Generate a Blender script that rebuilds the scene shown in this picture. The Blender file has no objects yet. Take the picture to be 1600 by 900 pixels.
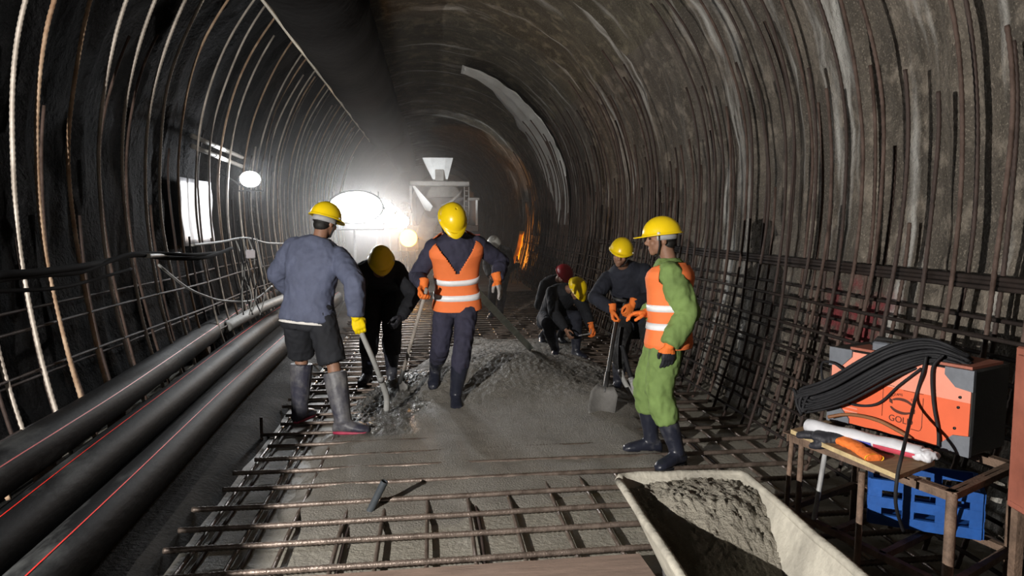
import bpy, math, random
from mathutils import Vector, Matrix, noise
random.seed(7)
SC = bpy.context.scene
COL = SC.collection
V = Vector
PI = math.pi

# ---------------------------------------------------------------- camera
FPX = 1150.0; CAMZ = 1.8
YAW = math.atan(125 / FPX); PITCH = math.atan(102 / FPX * math.cos(YAW))
CF = V((math.sin(YAW) * math.cos(PITCH), math.cos(YAW) * math.cos(PITCH), -math.sin(PITCH)))
CR = V((math.cos(YAW), -math.sin(YAW), 0)); CU = CR.cross(CF)
CO = V((0, 0, CAMZ))
cam = bpy.data.cameras.new('camera'); camo = bpy.data.objects.new('camera', cam); COL.objects.link(camo)
m = Matrix((CR, CU, -CF)).transposed().to_4x4(); m.translation = CO; camo.matrix_world = m
cam.sensor_width = 36; cam.lens = FPX / 1600 * 36; cam.clip_end = 200; cam.clip_start = 0.05
SC.camera = camo
def ray(x, y): return CF + CR * ((x - 800) / FPX) + CU * ((450 - y) / FPX)
def PY(x, y, Y): d = ray(x, y); return CO + d * (Y / d.y)          # point seen at a pixel, at tunnel distance Y
def PZ(x, y, z): d = ray(x, y); return CO + d * ((z - CAMZ) / d.z)  # ... at height z
def PX(x, y, X): d = ray(x, y); return CO + d * (X / d.x)

# ---------------------------------------------------------------- light and exposure
SC.view_settings.view_transform = 'Standard'; SC.view_settings.look = 'None'
SC.view_settings.exposure = 0.0; SC.view_settings.gamma = 1.0; SC.view_settings.use_curve_mapping = False
w = bpy.data.worlds.new('world'); SC.world = w; w.use_nodes = True
w.node_tree.nodes['Background'].inputs[0].default_value = (0.6, 0.7, 0.9, 1)
w.node_tree.nodes['Background'].inputs[1].default_value = 0.012
SC.cycles.use_denoising = True
SC.cycles.max_bounces = 6; SC.cycles.volume_bounces = 0; SC.cycles.volume_step_rate = 4
SC.cycles.sample_clamp_indirect = 4
def lamp(name, kind, loc, energy, col=(1, 1, 1), size=0.1, target=None, angle=120, blend=0.5, parent=None):
    l = bpy.data.lights.new(name, kind); l.energy = energy; l.color = col
    if kind == 'AREA': l.size = size
    else: l.shadow_soft_size = size
    if kind == 'SPOT': l.spot_size = math.radians(angle); l.spot_blend = blend
    o = bpy.data.objects.new(name, l); COL.objects.link(o); o.location = loc
    if target is not None: o.rotation_euler = (V(target) - V(loc)).to_track_quat('-Z', 'Y').to_euler()
    if parent: o.parent = parent
    return o
KEY = V((-2.55, 0.2, 1.86))
lamp('key_floodlight', 'SPOT', KEY, 1900, (1.0, 0.96, 0.9), 0.012, (1.7, 7.4, 1.7), 118, 0.75)
lamp('rear_site_light', 'AREA', (-0.9, -2.2, 2.0), 2.5, (0.85, 0.92, 1.0), 0.6, (-0.6, 6, 1.4))  # added weak fill behind the camera, not a real site lamp

# ---------------------------------------------------------------- materials
def mat(name, col, rough=0.7, var=0.25, scale=12, bump=0.15, bscale=60, metal=0.0, col2=None, stretch=(1, 1, 1), thr=None, spec=0.4, emit=None, estr=0, bdist=0.01):
    mt = bpy.data.materials.new(name); mt.use_nodes = True
    nt = mt.node_tree; N = nt.nodes; L = nt.links; b = N['Principled BSDF']
    b.inputs['Roughness'].default_value = rough; b.inputs['Metallic'].default_value = metal
    b.inputs['Specular IOR Level'].default_value = spec
    c = (*col, 1)
    tc = N.new('ShaderNodeTexCoord'); mp = N.new('ShaderNodeMapping'); mp.inputs['Scale'].default_value = stretch
    L.new(tc.outputs['Object'], mp.inputs[0])
    if var or col2:
        n = N.new('ShaderNodeTexNoise'); n.inputs['Scale'].default_value = scale; n.inputs['Detail'].default_value = 6; n.inputs['Roughness'].default_value = .65
        L.new(mp.outputs[0], n.inputs['Vector'])
        r = N.new('ShaderNodeValToRGB')
        lo, hi = thr or (0.3, 0.7)
        r.color_ramp.elements[0].position = lo; r.color_ramp.elements[1].position = hi
        a = tuple(x * (1 - var) for x in col); d = col2 or tuple(min(1, x * (1 + var)) for x in col)
        r.color_ramp.elements[0].color = (*a, 1); r.color_ramp.elements[1].color = (*d, 1)
        L.new(n.outputs['Fac'], r.inputs[0]); L.new(r.outputs[0], b.inputs['Base Color'])
    else: b.inputs['Base Color'].default_value = c
    if bump:
        n2 = N.new('ShaderNodeTexNoise'); n2.inputs['Scale'].default_value = bscale; n2.inputs['Detail'].default_value = 4
        L.new(mp.outputs[0], n2.inputs['Vector'])
        bp = N.new('ShaderNodeBump'); bp.inputs['Strength'].default_value = bump; bp.inputs['Distance'].default_value = bdist
        L.new(n2.outputs['Fac'], bp.inputs['Height']); L.new(bp.outputs[0], b.inputs['Normal'])
    if emit:
        b.inputs['Emission Color'].default_value = (*emit, 1); b.inputs['Emission Strength'].default_value = estr
    return mt

M = {}
M['rust'] = mat('rusty_steel', (0.075, 0.042, 0.03), .75, .5, 9, .3, 90, .15, (0.12, 0.08, 0.065))
M['rust_dark'] = mat('dark_rusty_steel', (0.045, 0.029, 0.024), .7, .4, 9, .3, 90, .15)
M['bar_pale'] = mat('dusty_steel', (0.36, 0.31, 0.26), .5, .3, 5, .3, 90, .25, (0.55, 0.49, 0.43))
M['bar_orange'] = mat('orange_rust', (0.34, 0.18, 0.09), .7, .4, 6, .3, 90, .2, (0.50, 0.37, 0.26))
M['wet_steel'] = mat('wet_rebar_steel', (0.13, 0.095, 0.075), .33, .4, 14, .4, 120, .45, (0.24, 0.19, 0.16), spec=.6)
M['hdpe'] = mat('black_dusty_plastic', (0.010, 0.0105, 0.012), .62, .5, 3, .25, 40, 0, (0.11, 0.115, 0.115), (1, .35, 1), (.56, .85), .1)
M['stripe'] = mat('red_stripe', (0.72, 0.03, 0.02), .5, .3, 6, .1)
M['cable_black'] = mat('black_cable_sheath', (0.008, 0.008, 0.009), .9, .2, 10, .05, spec=.04)
M['black_steel'] = mat('black_oxidised_steel', (0.022, 0.016, 0.014), .8, .4, 9, .2, 90, 0, spec=.15)
M['wet_slurry'] = None
M['rubber'] = mat('black_rubber', (0.014, 0.014, 0.016), .65, .3, 10, .2, spec=.2)
M['duct'] = mat('black_duct_fabric', (0.0065, 0.0055, 0.0048), .95, .3, 4, .4, 8, 0, None, (1, 1, 1), None, .02, bdist=.03)
M['seam'] = mat('duct_seam', (0.42, 0.36, 0.25), .6, .3, 6, .1)
M['concrete'] = None
M['steel_grey'] = mat('grey_painted_steel', (0.25, 0.25, 0.25), .5, .3, 8, .1)
M['steel_dark'] = mat('dark_steel', (0.06, 0.06, 0.06), .5, .3, 8, .15, metal=.3)
M['white_paint'] = mat('white_paint', (0.62, 0.62, 0.6), .5, .15, 6, .1)
M['wood'] = mat('worn_board', (0.24, 0.155, 0.085), .7, .4, 10, .3, 60, 0, None, (1, 6, 1))
M['plank'] = mat('dusty_red_plank', (0.25, 0.18, 0.145), .8, .3, 6, .3, 70, 0, None, (.5, 4, 1))
M['angle_rust'] = mat('rusty_angle_iron', (0.13, 0.085, 0.06), .75, .5, 14, .4, 80, .1)
M['orange_paint'] = mat('orange_enamel', (0.64, 0.115, 0.045), .45, .08, 5, .03, 200)
M['salmon_paint'] = mat('pale_orange_enamel', (0.66, 0.25, 0.175), .45, .08, 5, .03, 200)
M['grey_plastic'] = mat('grey_corner_plastic', (0.12, 0.13, 0.15), .5, .15, 20, .1)
M['black_plastic'] = mat('black_plastic', (0.012, 0.012, 0.012), .5, .2, 20, .1)
M['print'] = mat('dark_print', (0.07, 0.02, 0.012), .5, 0, bump=0)
M['white_vinyl'] = mat('white_vinyl', (0.52, 0.52, 0.55), .45, .12, 8, .35, 18)
M['print_blue'] = mat('blue_print', (0.06, 0.07, 0.32), .5, .2, 9, .1)
M['print_red'] = mat('red_print', (0.45, 0.06, 0.09), .5, .2, 9, .1)
M['blue_plastic'] = mat('blue_plastic', (0.012, 0.075, 0.29), .5, .25, 8, .1)
M['red_cabinet'] = mat('faded_red_paint', (0.26, 0.085, 0.055), .65, .25, 5, .15)
M['green_paint'] = mat('pale_green_paint', (0.22, 0.27, 0.14), .6, .3, 8, .1)
M['skin'] = mat('skin', (0.24, 0.125, 0.08), .55, .12, 25, .1, 120)
M['hair'] = mat('black_hair', (0.01, 0.009, 0.008), .6, .3, 60, .4, 150)
M['eye'] = mat('dark_eye', (0.015, 0.012, 0.01), .2, 0, bump=0)
M['helmet_yellow'] = mat('yellow_helmet_plastic', (0.86, 0.60, 0.008), .3, .05, 6, .03, 30, spec=.5)
M['helmet_red'] = mat('red_helmet_plastic', (0.45, 0.02, 0.03), .35, .05, 6, .03, 30)
M['helmet_white'] = mat('white_helmet_plastic', (0.6, 0.6, 0.56), .35, .05, 6, .03, 30)
M['band_grey'] = mat('grey_strap', (0.32, 0.32, 0.33), .6, .1, 20, .1)
M['strap_black'] = mat('black_strap', (0.012, 0.012, 0.012), .7, .1, 20, .1)
M['blue_grey_cloth'] = mat('blue_grey_cloth', (0.082, 0.094, 0.148), .8, .2, 7, .3, 30)
M['navy_cloth'] = mat('navy_cloth', (0.030, 0.029, 0.052), .85, .25, 8, .3, 30)
M['dark_navy_cloth'] = mat('dark_navy_cloth', (0.016, 0.018, 0.028), .85, .3, 8, .3, 30)
M['black_cloth'] = mat('black_cloth', (0.012, 0.013, 0.017), .85, .3, 8, .3, 30)
M['dusty_black_cloth'] = mat('dusty_black_cloth', (0.022, 0.022, 0.024), .85, .4, 6, .3, 30, 0, (0.10, 0.10, 0.10), thr=(.45, .8))
M['green_cloth'] = mat('green_cloth', (0.165, 0.25, 0.075), .85, .2, 6, .3, 40)
M['boot_navy'] = mat('navy_rubber_boot', (0.025, 0.028, 0.045), .35, .3, 6, .1, 40, 0, (0.14, 0.14, 0.15), thr=(.5, .85))
M['boot_muddy'] = mat('muddy_rubber_boot', (0.05, 0.05, 0.075), .5, .3, 5, .2, 40, 0, (0.20, 0.195, 0.19), thr=(.4, .75))
M['sole_red'] = mat('red_boot_sole', (0.33, 0.03, 0.07), .5, .2, 10, .1)
M['hi_vis'] = mat('hi_vis_orange', (0.86, 0.20, 0.055), .75, .08, 6, .2, 30)
M['reflective'] = mat('reflective_tape', (0.86, 0.86, 0.88), .35, .05, 30, .05, 120, 0, spec=.6)
M['glove_orange'] = mat('orange_glove', (0.78, 0.18, 0.03), .75, .15, 12, .3, 90)
M['glove_yellow'] = mat('yellow_glove', (0.86, 0.62, 0.0), .6, .12, 12, .2, 90)
M['glove_dip'] = mat('black_glove_dip', (0.02, 0.02, 0.026), .6, .3, 12, .3, 90)
M['glove_grey'] = mat('grey_muddy_glove', (0.30, 0.28, 0.27), .7, .2, 12, .3, 90)
M['white_cloth'] = mat('white_cloth', (0.62, 0.60, 0.57), .85, .1, 10, .2)
M['shaft_wood'] = mat('pale_shaft', (0.28, 0.25, 0.22), .6, .3, 8, .2, 60)
M['hose_grey'] = mat('grey_hose', (0.30, 0.30, 0.29), .6, .2, 12, .2)
M['blade_steel'] = mat('cement_coated_steel', (0.16, 0.155, 0.148), .55, .25, 8, .3, 40, .2)
M['barrow'] = mat('cement_coated_barrow', (0.31, 0.29, 0.245), .8, .3, 6, .5, 25, 0, None, (1, 1, 1), None, bdist=.02)
M['slat'] = mat('pale_lath', (0.70, 0.75, 0.68), .6, .2, 8, .2)
M['sheet'] = mat('clear_white_plastic', (0.74, 0.74, 0.71), .3, .1, 5, .3, 8, spec=.6)
M['orange_sheet'] = mat('orange_plastic_sheet', (0.75, 0.30, 0.03), .5, .2, 5, .3, 10)  # colour stands in for amber light on the far wall
M['box_white'] = mat('white_plastic_box', (0.66, 0.62, 0.66), .5, .05, 5, .05)
M['lens'] = mat('lit_floodlight_lens', (1, 1, 1), .3, 0, bump=0, emit=(1.0, 0.98, 0.95), estr=40)
M['lens_amber'] = mat('lit_amber_lens', (1, .7, .2), .3, 0, bump=0, emit=(1.0, 0.50, 0.06), estr=9)
M['mixer'] = mat('dusty_mixer_paint', (0.20, 0.185, 0.165), .6, .3, 4, .2)
M['mixer_dark'] = mat('grimy_mixer_steel', (0.09, 0.08, 0.075), .6, .35, 4, .2)
M['pvc_dark'] = mat('dark_grey_pipe', (0.045, 0.052, 0.06), .45, .25, 14, .15, 60)

def rock(name, base, lo, streaks=True, red=False, wet=.85, spec=.3):
    """sprayed concrete: mottled colour, lime streaks running round the ring, coarse and fine bump"""
    mt = bpy.data.materials.new(name); mt.use_nodes = True
    nt = mt.node_tree; N = nt.nodes; L = nt.links; b = N['Principled BSDF']
    b.inputs['Roughness'].default_value = wet; b.inputs['Specular IOR Level'].default_value = spec
    tc = N.new('ShaderNodeTexCoord'); uv = tc.outputs['UV']; ob = tc.outputs['Object']
    def nz(src, sc, st=(1, 1, 1), det=6):
        mp = N.new('ShaderNodeMapping'); mp.inputs['Scale'].default_value = st; L.new(src, mp.inputs[0])
        n = N.new('ShaderNodeTexNoise'); n.inputs['Scale'].default_value = sc; n.inputs['Detail'].default_value = det; n.inputs['Roughness'].default_value = .6
        L.new(mp.outputs[0], n.inputs['Vector']); return n.outputs['Fac']
    def ramp(f, a, c, ca, cb):
        r = N.new('ShaderNodeValToRGB'); r.color_ramp.elements[0].position = a; r.color_ramp.elements[1].position = c
        r.color_ramp.elements[0].color = (*ca, 1); r.color_ramp.elements[1].color = (*cb, 1); L.new(f, r.inputs[0]); return r.outputs[0]
    def mix(f, a, c, mode='MIX'):
        x = N.new('ShaderNodeMix'); x.data_type = 'RGBA'; x.blend_type = mode
        if isinstance(f, float): x.inputs[0].default_value = f
        else: L.new(f, x.inputs[0])
        for k, s in ((6, a), (7, c)):
            if isinstance(s, tuple): x.inputs[k].default_value = (*s, 1)
            else: L.new(s, x.inputs[k])
        return x.outputs[2]
    c = ramp(nz(ob, 1.6), .3, .7, lo, base)
    c = mix(ramp(nz(uv, 2.2, (.35, 1.6, 1)), .44, .58, (0, 0, 0), (1, 1, 1)), c, tuple(x * .38 for x in base))     # bands round the ring
    c = mix(ramp(nz(ob, 22), .35, .72, (.5, .5, .5), (0, 0, 0)), c, tuple(x * .35 for x in base))
    c = mix(ramp(nz(ob, 70, det=3), .56, .72, (0, 0, 0), (.45, .45, .45)), c, tuple(min(1, x * 2.3) for x in base))
    c = mix(ramp(nz(ob, 4.5, det=8), .52, .66, (0, 0, 0), (.55, .55, .55)), c, tuple(x * 1.7 for x in base))
    if streaks:
        m1 = ramp(nz(uv, 1.0, (.22, 2.6, 1), 3), .56, .66, (0, 0, 0), (1, 1, 1))
        m2 = ramp(nz(uv, 3.0, (.5, 2.2, 1), 8), .38, .55, (0, 0, 0), (1, 1, 1))
        mm = mix(1.0, m1, m2, 'MULTIPLY')
        c = mix(mm, c, (0.50, 0.49, 0.46))
    if red:
        mp = N.new('ShaderNodeMapping'); mp.vector_type = 'TEXTURE'; mp.inputs['Location'].default_value = (3.0, 5.25, 1.12); mp.inputs['Scale'].default_value = (1, .75, .42)
        L.new(ob, mp.inputs[0])
        g = N.new('ShaderNodeTexGradient'); g.gradient_type = 'SPHERICAL'; L.new(mp.outputs[0], g.inputs[0])
        a = ramp(g.outputs['Fac'], .12, .5, (0, 0, 0), (1, 1, 1))
        a2 = ramp(nz(ob, 3.2), .47, .6, (0, 0, 0), (1, 1, 1))
        c = mix(mix(1.0, a, a2, 'MULTIPLY'), c, (0.20, 0.035, 0.04))
    L.new(c, b.inputs['Base Color'])
    bp = N.new('ShaderNodeBump'); bp.inputs['Strength'].default_value = 1.0; bp.inputs['Distance'].default_value = .05
    L.new(nz(ob, 20, det=9), bp.inputs['Height'])
    L.new(bp.outputs[0], b.inputs['Normal'])
    return mt
M['rock_right'] = rock('shotcrete_wall', (0.215, 0.185, 0.15), (0.075, 0.063, 0.05), True, True)
M['rock_left'] = rock('wet_dark_shotcrete', (0.018, 0.018, 0.019), (0.009, 0.009, 0.010), False, False, .85, .06)  # unlit side of the tunnel: its shade is put into the colour
M['rock_crown'] = rock('shotcrete_crown', (0.20, 0.175, 0.125), (0.06, 0.052, 0.04), True, False)

def slurry(name, c0, c1, rough, gscale=38, gb=.8, rlo=None):
    mt = bpy.data.materials.new(name); mt.use_nodes = True
    nt = mt.node_tree; N = nt.nodes; L = nt.links; b = N['Principled BSDF']
    tc = N.new('ShaderNodeTexCoord')
    def nz(sc, det=6):
        n = N.new('ShaderNodeTexNoise'); n.inputs['Scale'].default_value = sc; n.inputs['Detail'].default_value = det; n.inputs['Roughness'].default_value = .65
        L.new(tc.outputs['Object'], n.inputs['Vector']); return n.outputs['Fac']
    r = N.new('ShaderNodeValToRGB'); r.color_ramp.elements[0].position = .32; r.color_ramp.elements[1].position = .7
    r.color_ramp.elements[0].color = (*c0, 1); r.color_ramp.elements[1].color = (*c1, 1)
    L.new(nz(3.5, 10), r.inputs[0]); L.new(r.outputs[0], b.inputs['Base Color'])
    rr = N.new('ShaderNodeMapRange'); rr.inputs[1].default_value = .35; rr.inputs[2].default_value = .65
    rr.inputs[3].default_value = rlo if rlo is not None else rough; rr.inputs[4].default_value = rough
    L.new(nz(1.3, 3), rr.inputs[0]); L.new(rr.outputs[0], b.inputs['Roughness'])
    bp = N.new('ShaderNodeBump'); bp.inputs['Strength'].default_value = gb; bp.inputs['Distance'].default_value = .03
    L.new(nz(gscale, 5), bp.inputs['Height']); L.new(bp.outputs[0], b.inputs['Normal'])
    return mt
M['concrete'] = slurry('fresh_concrete', (0.21, 0.195, 0.17), (0.28, 0.26, 0.228), .85, 75, .9, .6)
M['barrow_mix'] = slurry('wet_mix', (0.19, 0.17, 0.135), (0.30, 0.275, 0.225), .7, 60, .9, .4)
M['mud'] = slurry('wet_black_mud', (0.006, 0.0058, 0.0055), (0.018, 0.017, 0.0155), .9, 30, .6, .75)  # near-black colour of the painted pipe shadow
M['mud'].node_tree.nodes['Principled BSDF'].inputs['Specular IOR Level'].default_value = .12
M['wet_slurry'] = slurry('wet_cement_slurry', (0.10, 0.095, 0.085), (0.17, 0.16, 0.14), .42, 95, 1.0, .26)
M['base_floor'] = slurry('blinding_concrete', (0.21, 0.195, 0.165), (0.31, 0.29, 0.245), .7, 30, .5, .45)

# ---------------------------------------------------------------- mesh helpers
class G:
    """collects vertices and faces for one mesh"""
    def __init__(s): s.v = []; s.f = []; s.uv = None
    def ring(s, pts):
        i = len(s.v); s.v += [V(p) for p in pts]; return list(range(i, i + len(pts)))
    def loft(s, rings, cap=True, closed=True):
        ids = [s.ring(r) for r in rings]; n = len(ids[0])
        for a, b in zip(ids, ids[1:]):
            for k in range(n if closed else n - 1):
                j = (k + 1) % n; s.f.append((a[k], a[j], b[j], b[k]))
        if cap and closed: s.f.append(tuple(reversed(ids[0]))); s.f.append(tuple(ids[-1]))
        return s
    def tube(s, pts, r, n=8, cap=True, ref=None):
        pts = [V(p) for p in pts]; N = len(pts)
        rad = r if isinstance(r, (list, tuple)) else [r] * N
        rings = []; u = None
        for i, p in enumerate(pts):
            t = (pts[min(i + 1, N - 1)] - pts[max(i - 1, 0)]).normalized()
            if u is None:
                q = V(ref) if ref is not None else (V((0, 0, 1)) if abs(t.z) < .9 else V((1, 0, 0)))
                u = (q - t * q.dot(t)).normalized()
            else: u = (u - t * u.dot(t)).normalized()
            w_ = t.cross(u); rr = rad[i]
            a, b = rr if isinstance(rr, tuple) else (rr, rr)
            rings.append([p + u * (a * math.cos(2 * PI * k / n)) + w_ * (b * math.sin(2 * PI * k / n)) for k in range(n)])
        return s.loft(rings, cap)
    def rebar(s, pts, r, n=6, step=.016):
        """ribbed bar: radius alternates along the length"""
        out = []; rad = []
        for a, b in zip(pts, pts[1:]):
            a = V(a); b = V(b); k = max(1, int((b - a).length / step))
            for i in range(k): out.append(a.lerp(b, i / k))
        out.append(V(pts[-1]))
        for i in range(len(out)): rad.append(r * (1.14 if i % 2 else .93))
        return s.tube(out, rad, n)
    def ball(s, c, r, rot=None, n=14, m_=9):
        c = V(c); r = V(r) if hasattr(r, '__len__') else V((r, r, r)); rot = rot or Matrix.Identity(3)
        rings = []
        for i in range(1, m_):
            a = PI * i / m_ - PI / 2
            rings.append([c + rot @ V((r.x * math.cos(a) * math.cos(2 * PI * k / n), r.y * math.cos(a) * math.sin(2 * PI * k / n), r.z * math.sin(a))) for k in range(n)])
        return s.loft(rings)
    def box(s, c, d, rot=None, bev=0):
        c = V(c); rot = rot or Matrix.Identity(3); x, y, z = [q / 2 for q in d]
        if bev:
            o = []
            for zz, e in ((-z, bev), (-z + bev, 0), (z - bev, 0), (z, bev)):
                X = x - e; Y = y - e
                b = bev if not e else bev * .6
                o.append([c + rot @ V(p) for p in ((X - b, -Y, zz), (X, -Y + b, zz), (X, Y - b, zz), (X - b, Y, zz), (-X + b, Y, zz), (-X, Y - b, zz), (-X, -Y + b, zz), (-X + b, -Y, zz))])
            return s.loft(o)
        q = [c + rot @ V(p) for p in ((-x, -y, -z), (x, -y, -z), (x, y, -z), (-x, y, -z))]
        t = [c + rot @ V(p) for p in ((-x, -y, z), (x, -y, z), (x, y, z), (-x, y, z))]
        return s.loft([q, t])
    def beam(s, a, b, wd, ht, up=(0, 0, 1)):
        a = V(a); b = V(b); t = (b - a).normalized(); u = V(up); u = (u - t * u.dot(t)).normalized(); w_ = t.cross(u)
        q = [u * (ht / 2) * i + w_ * (wd / 2) * j for i, j in ((-1, -1), (1, -1), (1, 1), (-1, 1))]
        return s.loft([[a + x for x in q], [b + x for x in q]])
    def prism(s, poly, ext):
        ext = V(ext); return s.loft([[V(p) for p in poly], [V(p) + ext for p in poly]])
    def build(s, name, mt, parent=None, smooth=True, fix=True):
        me = bpy.data.meshes.new(name); me.from_pydata([tuple(p) for p in s.v], [], s.f)
        if fix:
            import bmesh
            b = bmesh.new(); b.from_mesh(me); bmesh.ops.recalc_face_normals(b, faces=b.faces); b.to_mesh(me); b.free()
        return link(name, me, mt, parent, smooth)
def link(name, me, mt, parent=None, smooth=True):
    me.materials.clear(); me.materials.append(mt)
    if smooth == 'auto':
        me.polygons.foreach_set('use_smooth', [True] * len(me.polygons)); me.set_sharp_from_angle(angle=math.radians(38))
    else: me.polygons.foreach_set('use_smooth', [bool(smooth)] * len(me.polygons))
    o = bpy.data.objects.new(name, me); COL.objects.link(o)
    if parent is not None:
        o.parent = parent; o.matrix_parent_inverse = parent_inv(parent)
    return o
def parent_inv(p):
    """mesh parents already sit at the world origin; Empties are only moved, never turned"""
    return Matrix.Translation(-p.location) if p.type == 'EMPTY' else Matrix.Identity(4)
def tag(o, label=None, cat=None, group=None, kind=None):
    for k, x in (('label', label), ('category', cat), ('group', group), ('kind', kind)):
        if x: o[k] = x
    return o
def thing(name, loc, label, cat, group=None):
    o = bpy.data.objects.new(name, None); COL.objects.link(o); o.location = loc; o.empty_display_size = .1
    return tag(o, label, cat, group)
def blend(g, voxel=.012, smooth=3, wrinkle=0, wfreq=14, stretch=(1, 1, .6)):
    """fuses the closed shapes in g into one continuous surface"""
    me = bpy.data.meshes.new('tmp'); me.from_pydata([tuple(p) for p in g.v], [], g.f)
    import bmesh
    b = bmesh.new(); b.from_mesh(me); bmesh.ops.recalc_face_normals(b, faces=b.faces); b.to_mesh(me); b.free()
    o = bpy.data.objects.new('tmp', me); COL.objects.link(o)
    r = o.modifiers.new('r', 'REMESH'); r.mode = 'VOXEL'; r.voxel_size = voxel
    if smooth:
        k = o.modifiers.new('s', 'SMOOTH'); k.iterations = smooth; k.factor = .5
    dg = bpy.context.evaluated_depsgraph_get()
    out = bpy.data.meshes.new_from_object(o.evaluated_get(dg))
    bpy.data.objects.remove(o); bpy.data.meshes.remove(me)
    if wrinkle:
        sx, sy, sz = stretch
        nr = [v.normal.copy() for v in out.vertices]
        for v, n in zip(out.vertices, nr):
            p = V((v.co.x * sx, v.co.y * sy, v.co.z * sz)) * wfreq
            h = noise.noise(p) * .65 + noise.noise(p * 2.3) * .35
            v.co += n * wrinkle * (1 - 2.2 * abs(h))
    return out
def bez(pts, n=8):
    """smooth curve through points"""
    P_ = [V(p) for p in pts]; out = []
    for i in range(len(P_) - 1):
        p0 = P_[max(i - 1, 0)]; p1 = P_[i]; p2 = P_[i + 1]; p3 = P_[min(i + 2, len(P_) - 1)]
        for k in range(n):
            t = k / n
            out.append(.5 * ((2 * p1) + (p2 - p0) * t + (2 * p0 - 5 * p1 + 4 * p2 - p3) * t * t + (3 * p1 - p0 - 3 * p2 + p3) * t ** 3))
    out.append(P_[-1]); return out
def text(name, body, size, mt, loc, rx, ry, parent=None, ext=.0006, align='CENTER'):
    """lettering as a thin mesh; rx = reading direction, ry = up direction"""
    cu = bpy.data.curves.new(name, 'FONT'); cu.body = body; cu.size = size; cu.extrude = ext; cu.align_x = align; cu.align_y = 'CENTER'
    o = bpy.data.objects.new(name, cu); COL.objects.link(o)
    dg = bpy.context.evaluated_depsgraph_get(); me = bpy.data.meshes.new_from_object(o.evaluated_get(dg))
    bpy.data.objects.remove(o)
    rx = V(rx).normalized(); ry = V(ry).normalized(); rz = rx.cross(ry)
    mm = Matrix((rx, ry, rz)).transposed().to_4x4(); mm.translation = V(loc)
    me.transform(mm)
    return link(name, me, mt, parent, False)
def sm(a, b, x): t = max(0, min(1, (x - a) / (b - a))); return t * t * (3 - 2 * t)
# ---------------------------------------------------------------- tunnel shell
XC = .05; RC = 3.15; HS = 2.2; RS = 7.0
SIDE = RS * math.asin(HS / RS)
def prof(side, s, off=0.0):
    """point on the tunnel section: side -1/+1, s metres up along the wall from the floor, off metres inwards -> (x, z, nx, nz)"""
    if s < SIDE:
        a = (SIDE - s) / RS
        x = RC - RS + RS * math.cos(a); z = HS - RS * math.sin(a); nx, nz = -math.cos(a), math.sin(a)
    else:
        a = (s - SIDE) / RC
        x = RC * math.cos(a); z = HS + RC * math.sin(a); nx, nz = -math.cos(a), -math.sin(a)
    return XC + side * (x + nx * off), z + nz * off, side * nx, nz
def wp(side, s, y, off=0.0):
    x, z, _, _ = prof(side, s, off); return V((x, y, z))
TOPS = SIDE + RC * PI / 2
def rough(p, y):
    n = noise.fractal(p * 1.1, 1.0, 2.0, 4) * .045 + noise.noise(p * 5.0) * .012
    ph = (y % .95) / .95
    rib = max(0, 1 - abs(ph - .5) / .22)
    return n * 1.15 - .085 + rib * rib * .10 * (.7 + .6 * noise.noise(V((y * 7, 2, 3)) + p * .5)) + .02 * noise.noise(V((p.x * 2, y * 9, p.z * 2)))
def shell(name, side, s0, s1, mt, y0=-3.5, y1=46):
    ys = []; y = y0
    while y < y1: ys.append(y); y += .075 if 2 < y < 14 else .2
    ys.append(y1)
    if side == 0: ss = [s0 + (s1 - s0) * i / 60 for i in range(61)]
    else: ss = [s0 + (s1 - s0) * i / 44 for i in range(45)]
    vs = []; uv = []
    for y in ys:
        for s in ss:
            if side == 0:
                sd, q = (-1, s) if s <= TOPS else (1, 2 * TOPS - s)
            else: sd, q = side, s
            x, z, nx, nz = prof(sd, q)
            d = rough(V((x, y, z)), y)
            vs.append((x + nx * d, y, z + nz * d)); uv.append((2 * TOPS - s if side == 1 else s, y))
    n = len(ss); fs = [(i * n + k, i * n + k + 1, (i + 1) * n + k + 1, (i + 1) * n + k) for i in range(len(ys) - 1) for k in range(n - 1)]
    me = bpy.data.meshes.new(name); me.from_pydata(vs, [], fs)
    ul = me.uv_layers.new(name='UVMap')
    for l in me.loops: ul.data[l.index].uv = uv[l.vertex_index]
    o = link(name, me, mt); o['kind'] = 'structure'; return o
SPL = SIDE + RC * .62
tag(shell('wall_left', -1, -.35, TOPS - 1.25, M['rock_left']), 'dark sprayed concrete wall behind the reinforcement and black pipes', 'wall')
tag(shell('wall_right', 1, -.35, SPL, M['rock_right']), 'brown grey sprayed concrete wall with lime streaks behind the reinforcement', 'wall')
tag(shell('ceiling', 0, TOPS - 1.25, 2 * TOPS - SPL, M['rock_crown']), 'ribbed sprayed concrete crown arching over the tunnel', 'ceiling')
g = G(); g.prism([(XC + 3.6 * math.cos(a), 46, 2.2 + 3.6 * math.sin(a)) for a in [2 * PI * k / 32 for k in range(32)]], (0, .3, 0))
tag(g.build('wall_far', M['rock_left'], None, False), 'dark far end of the tunnel behind the mixer truck', 'wall', None, 'structure')
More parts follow.
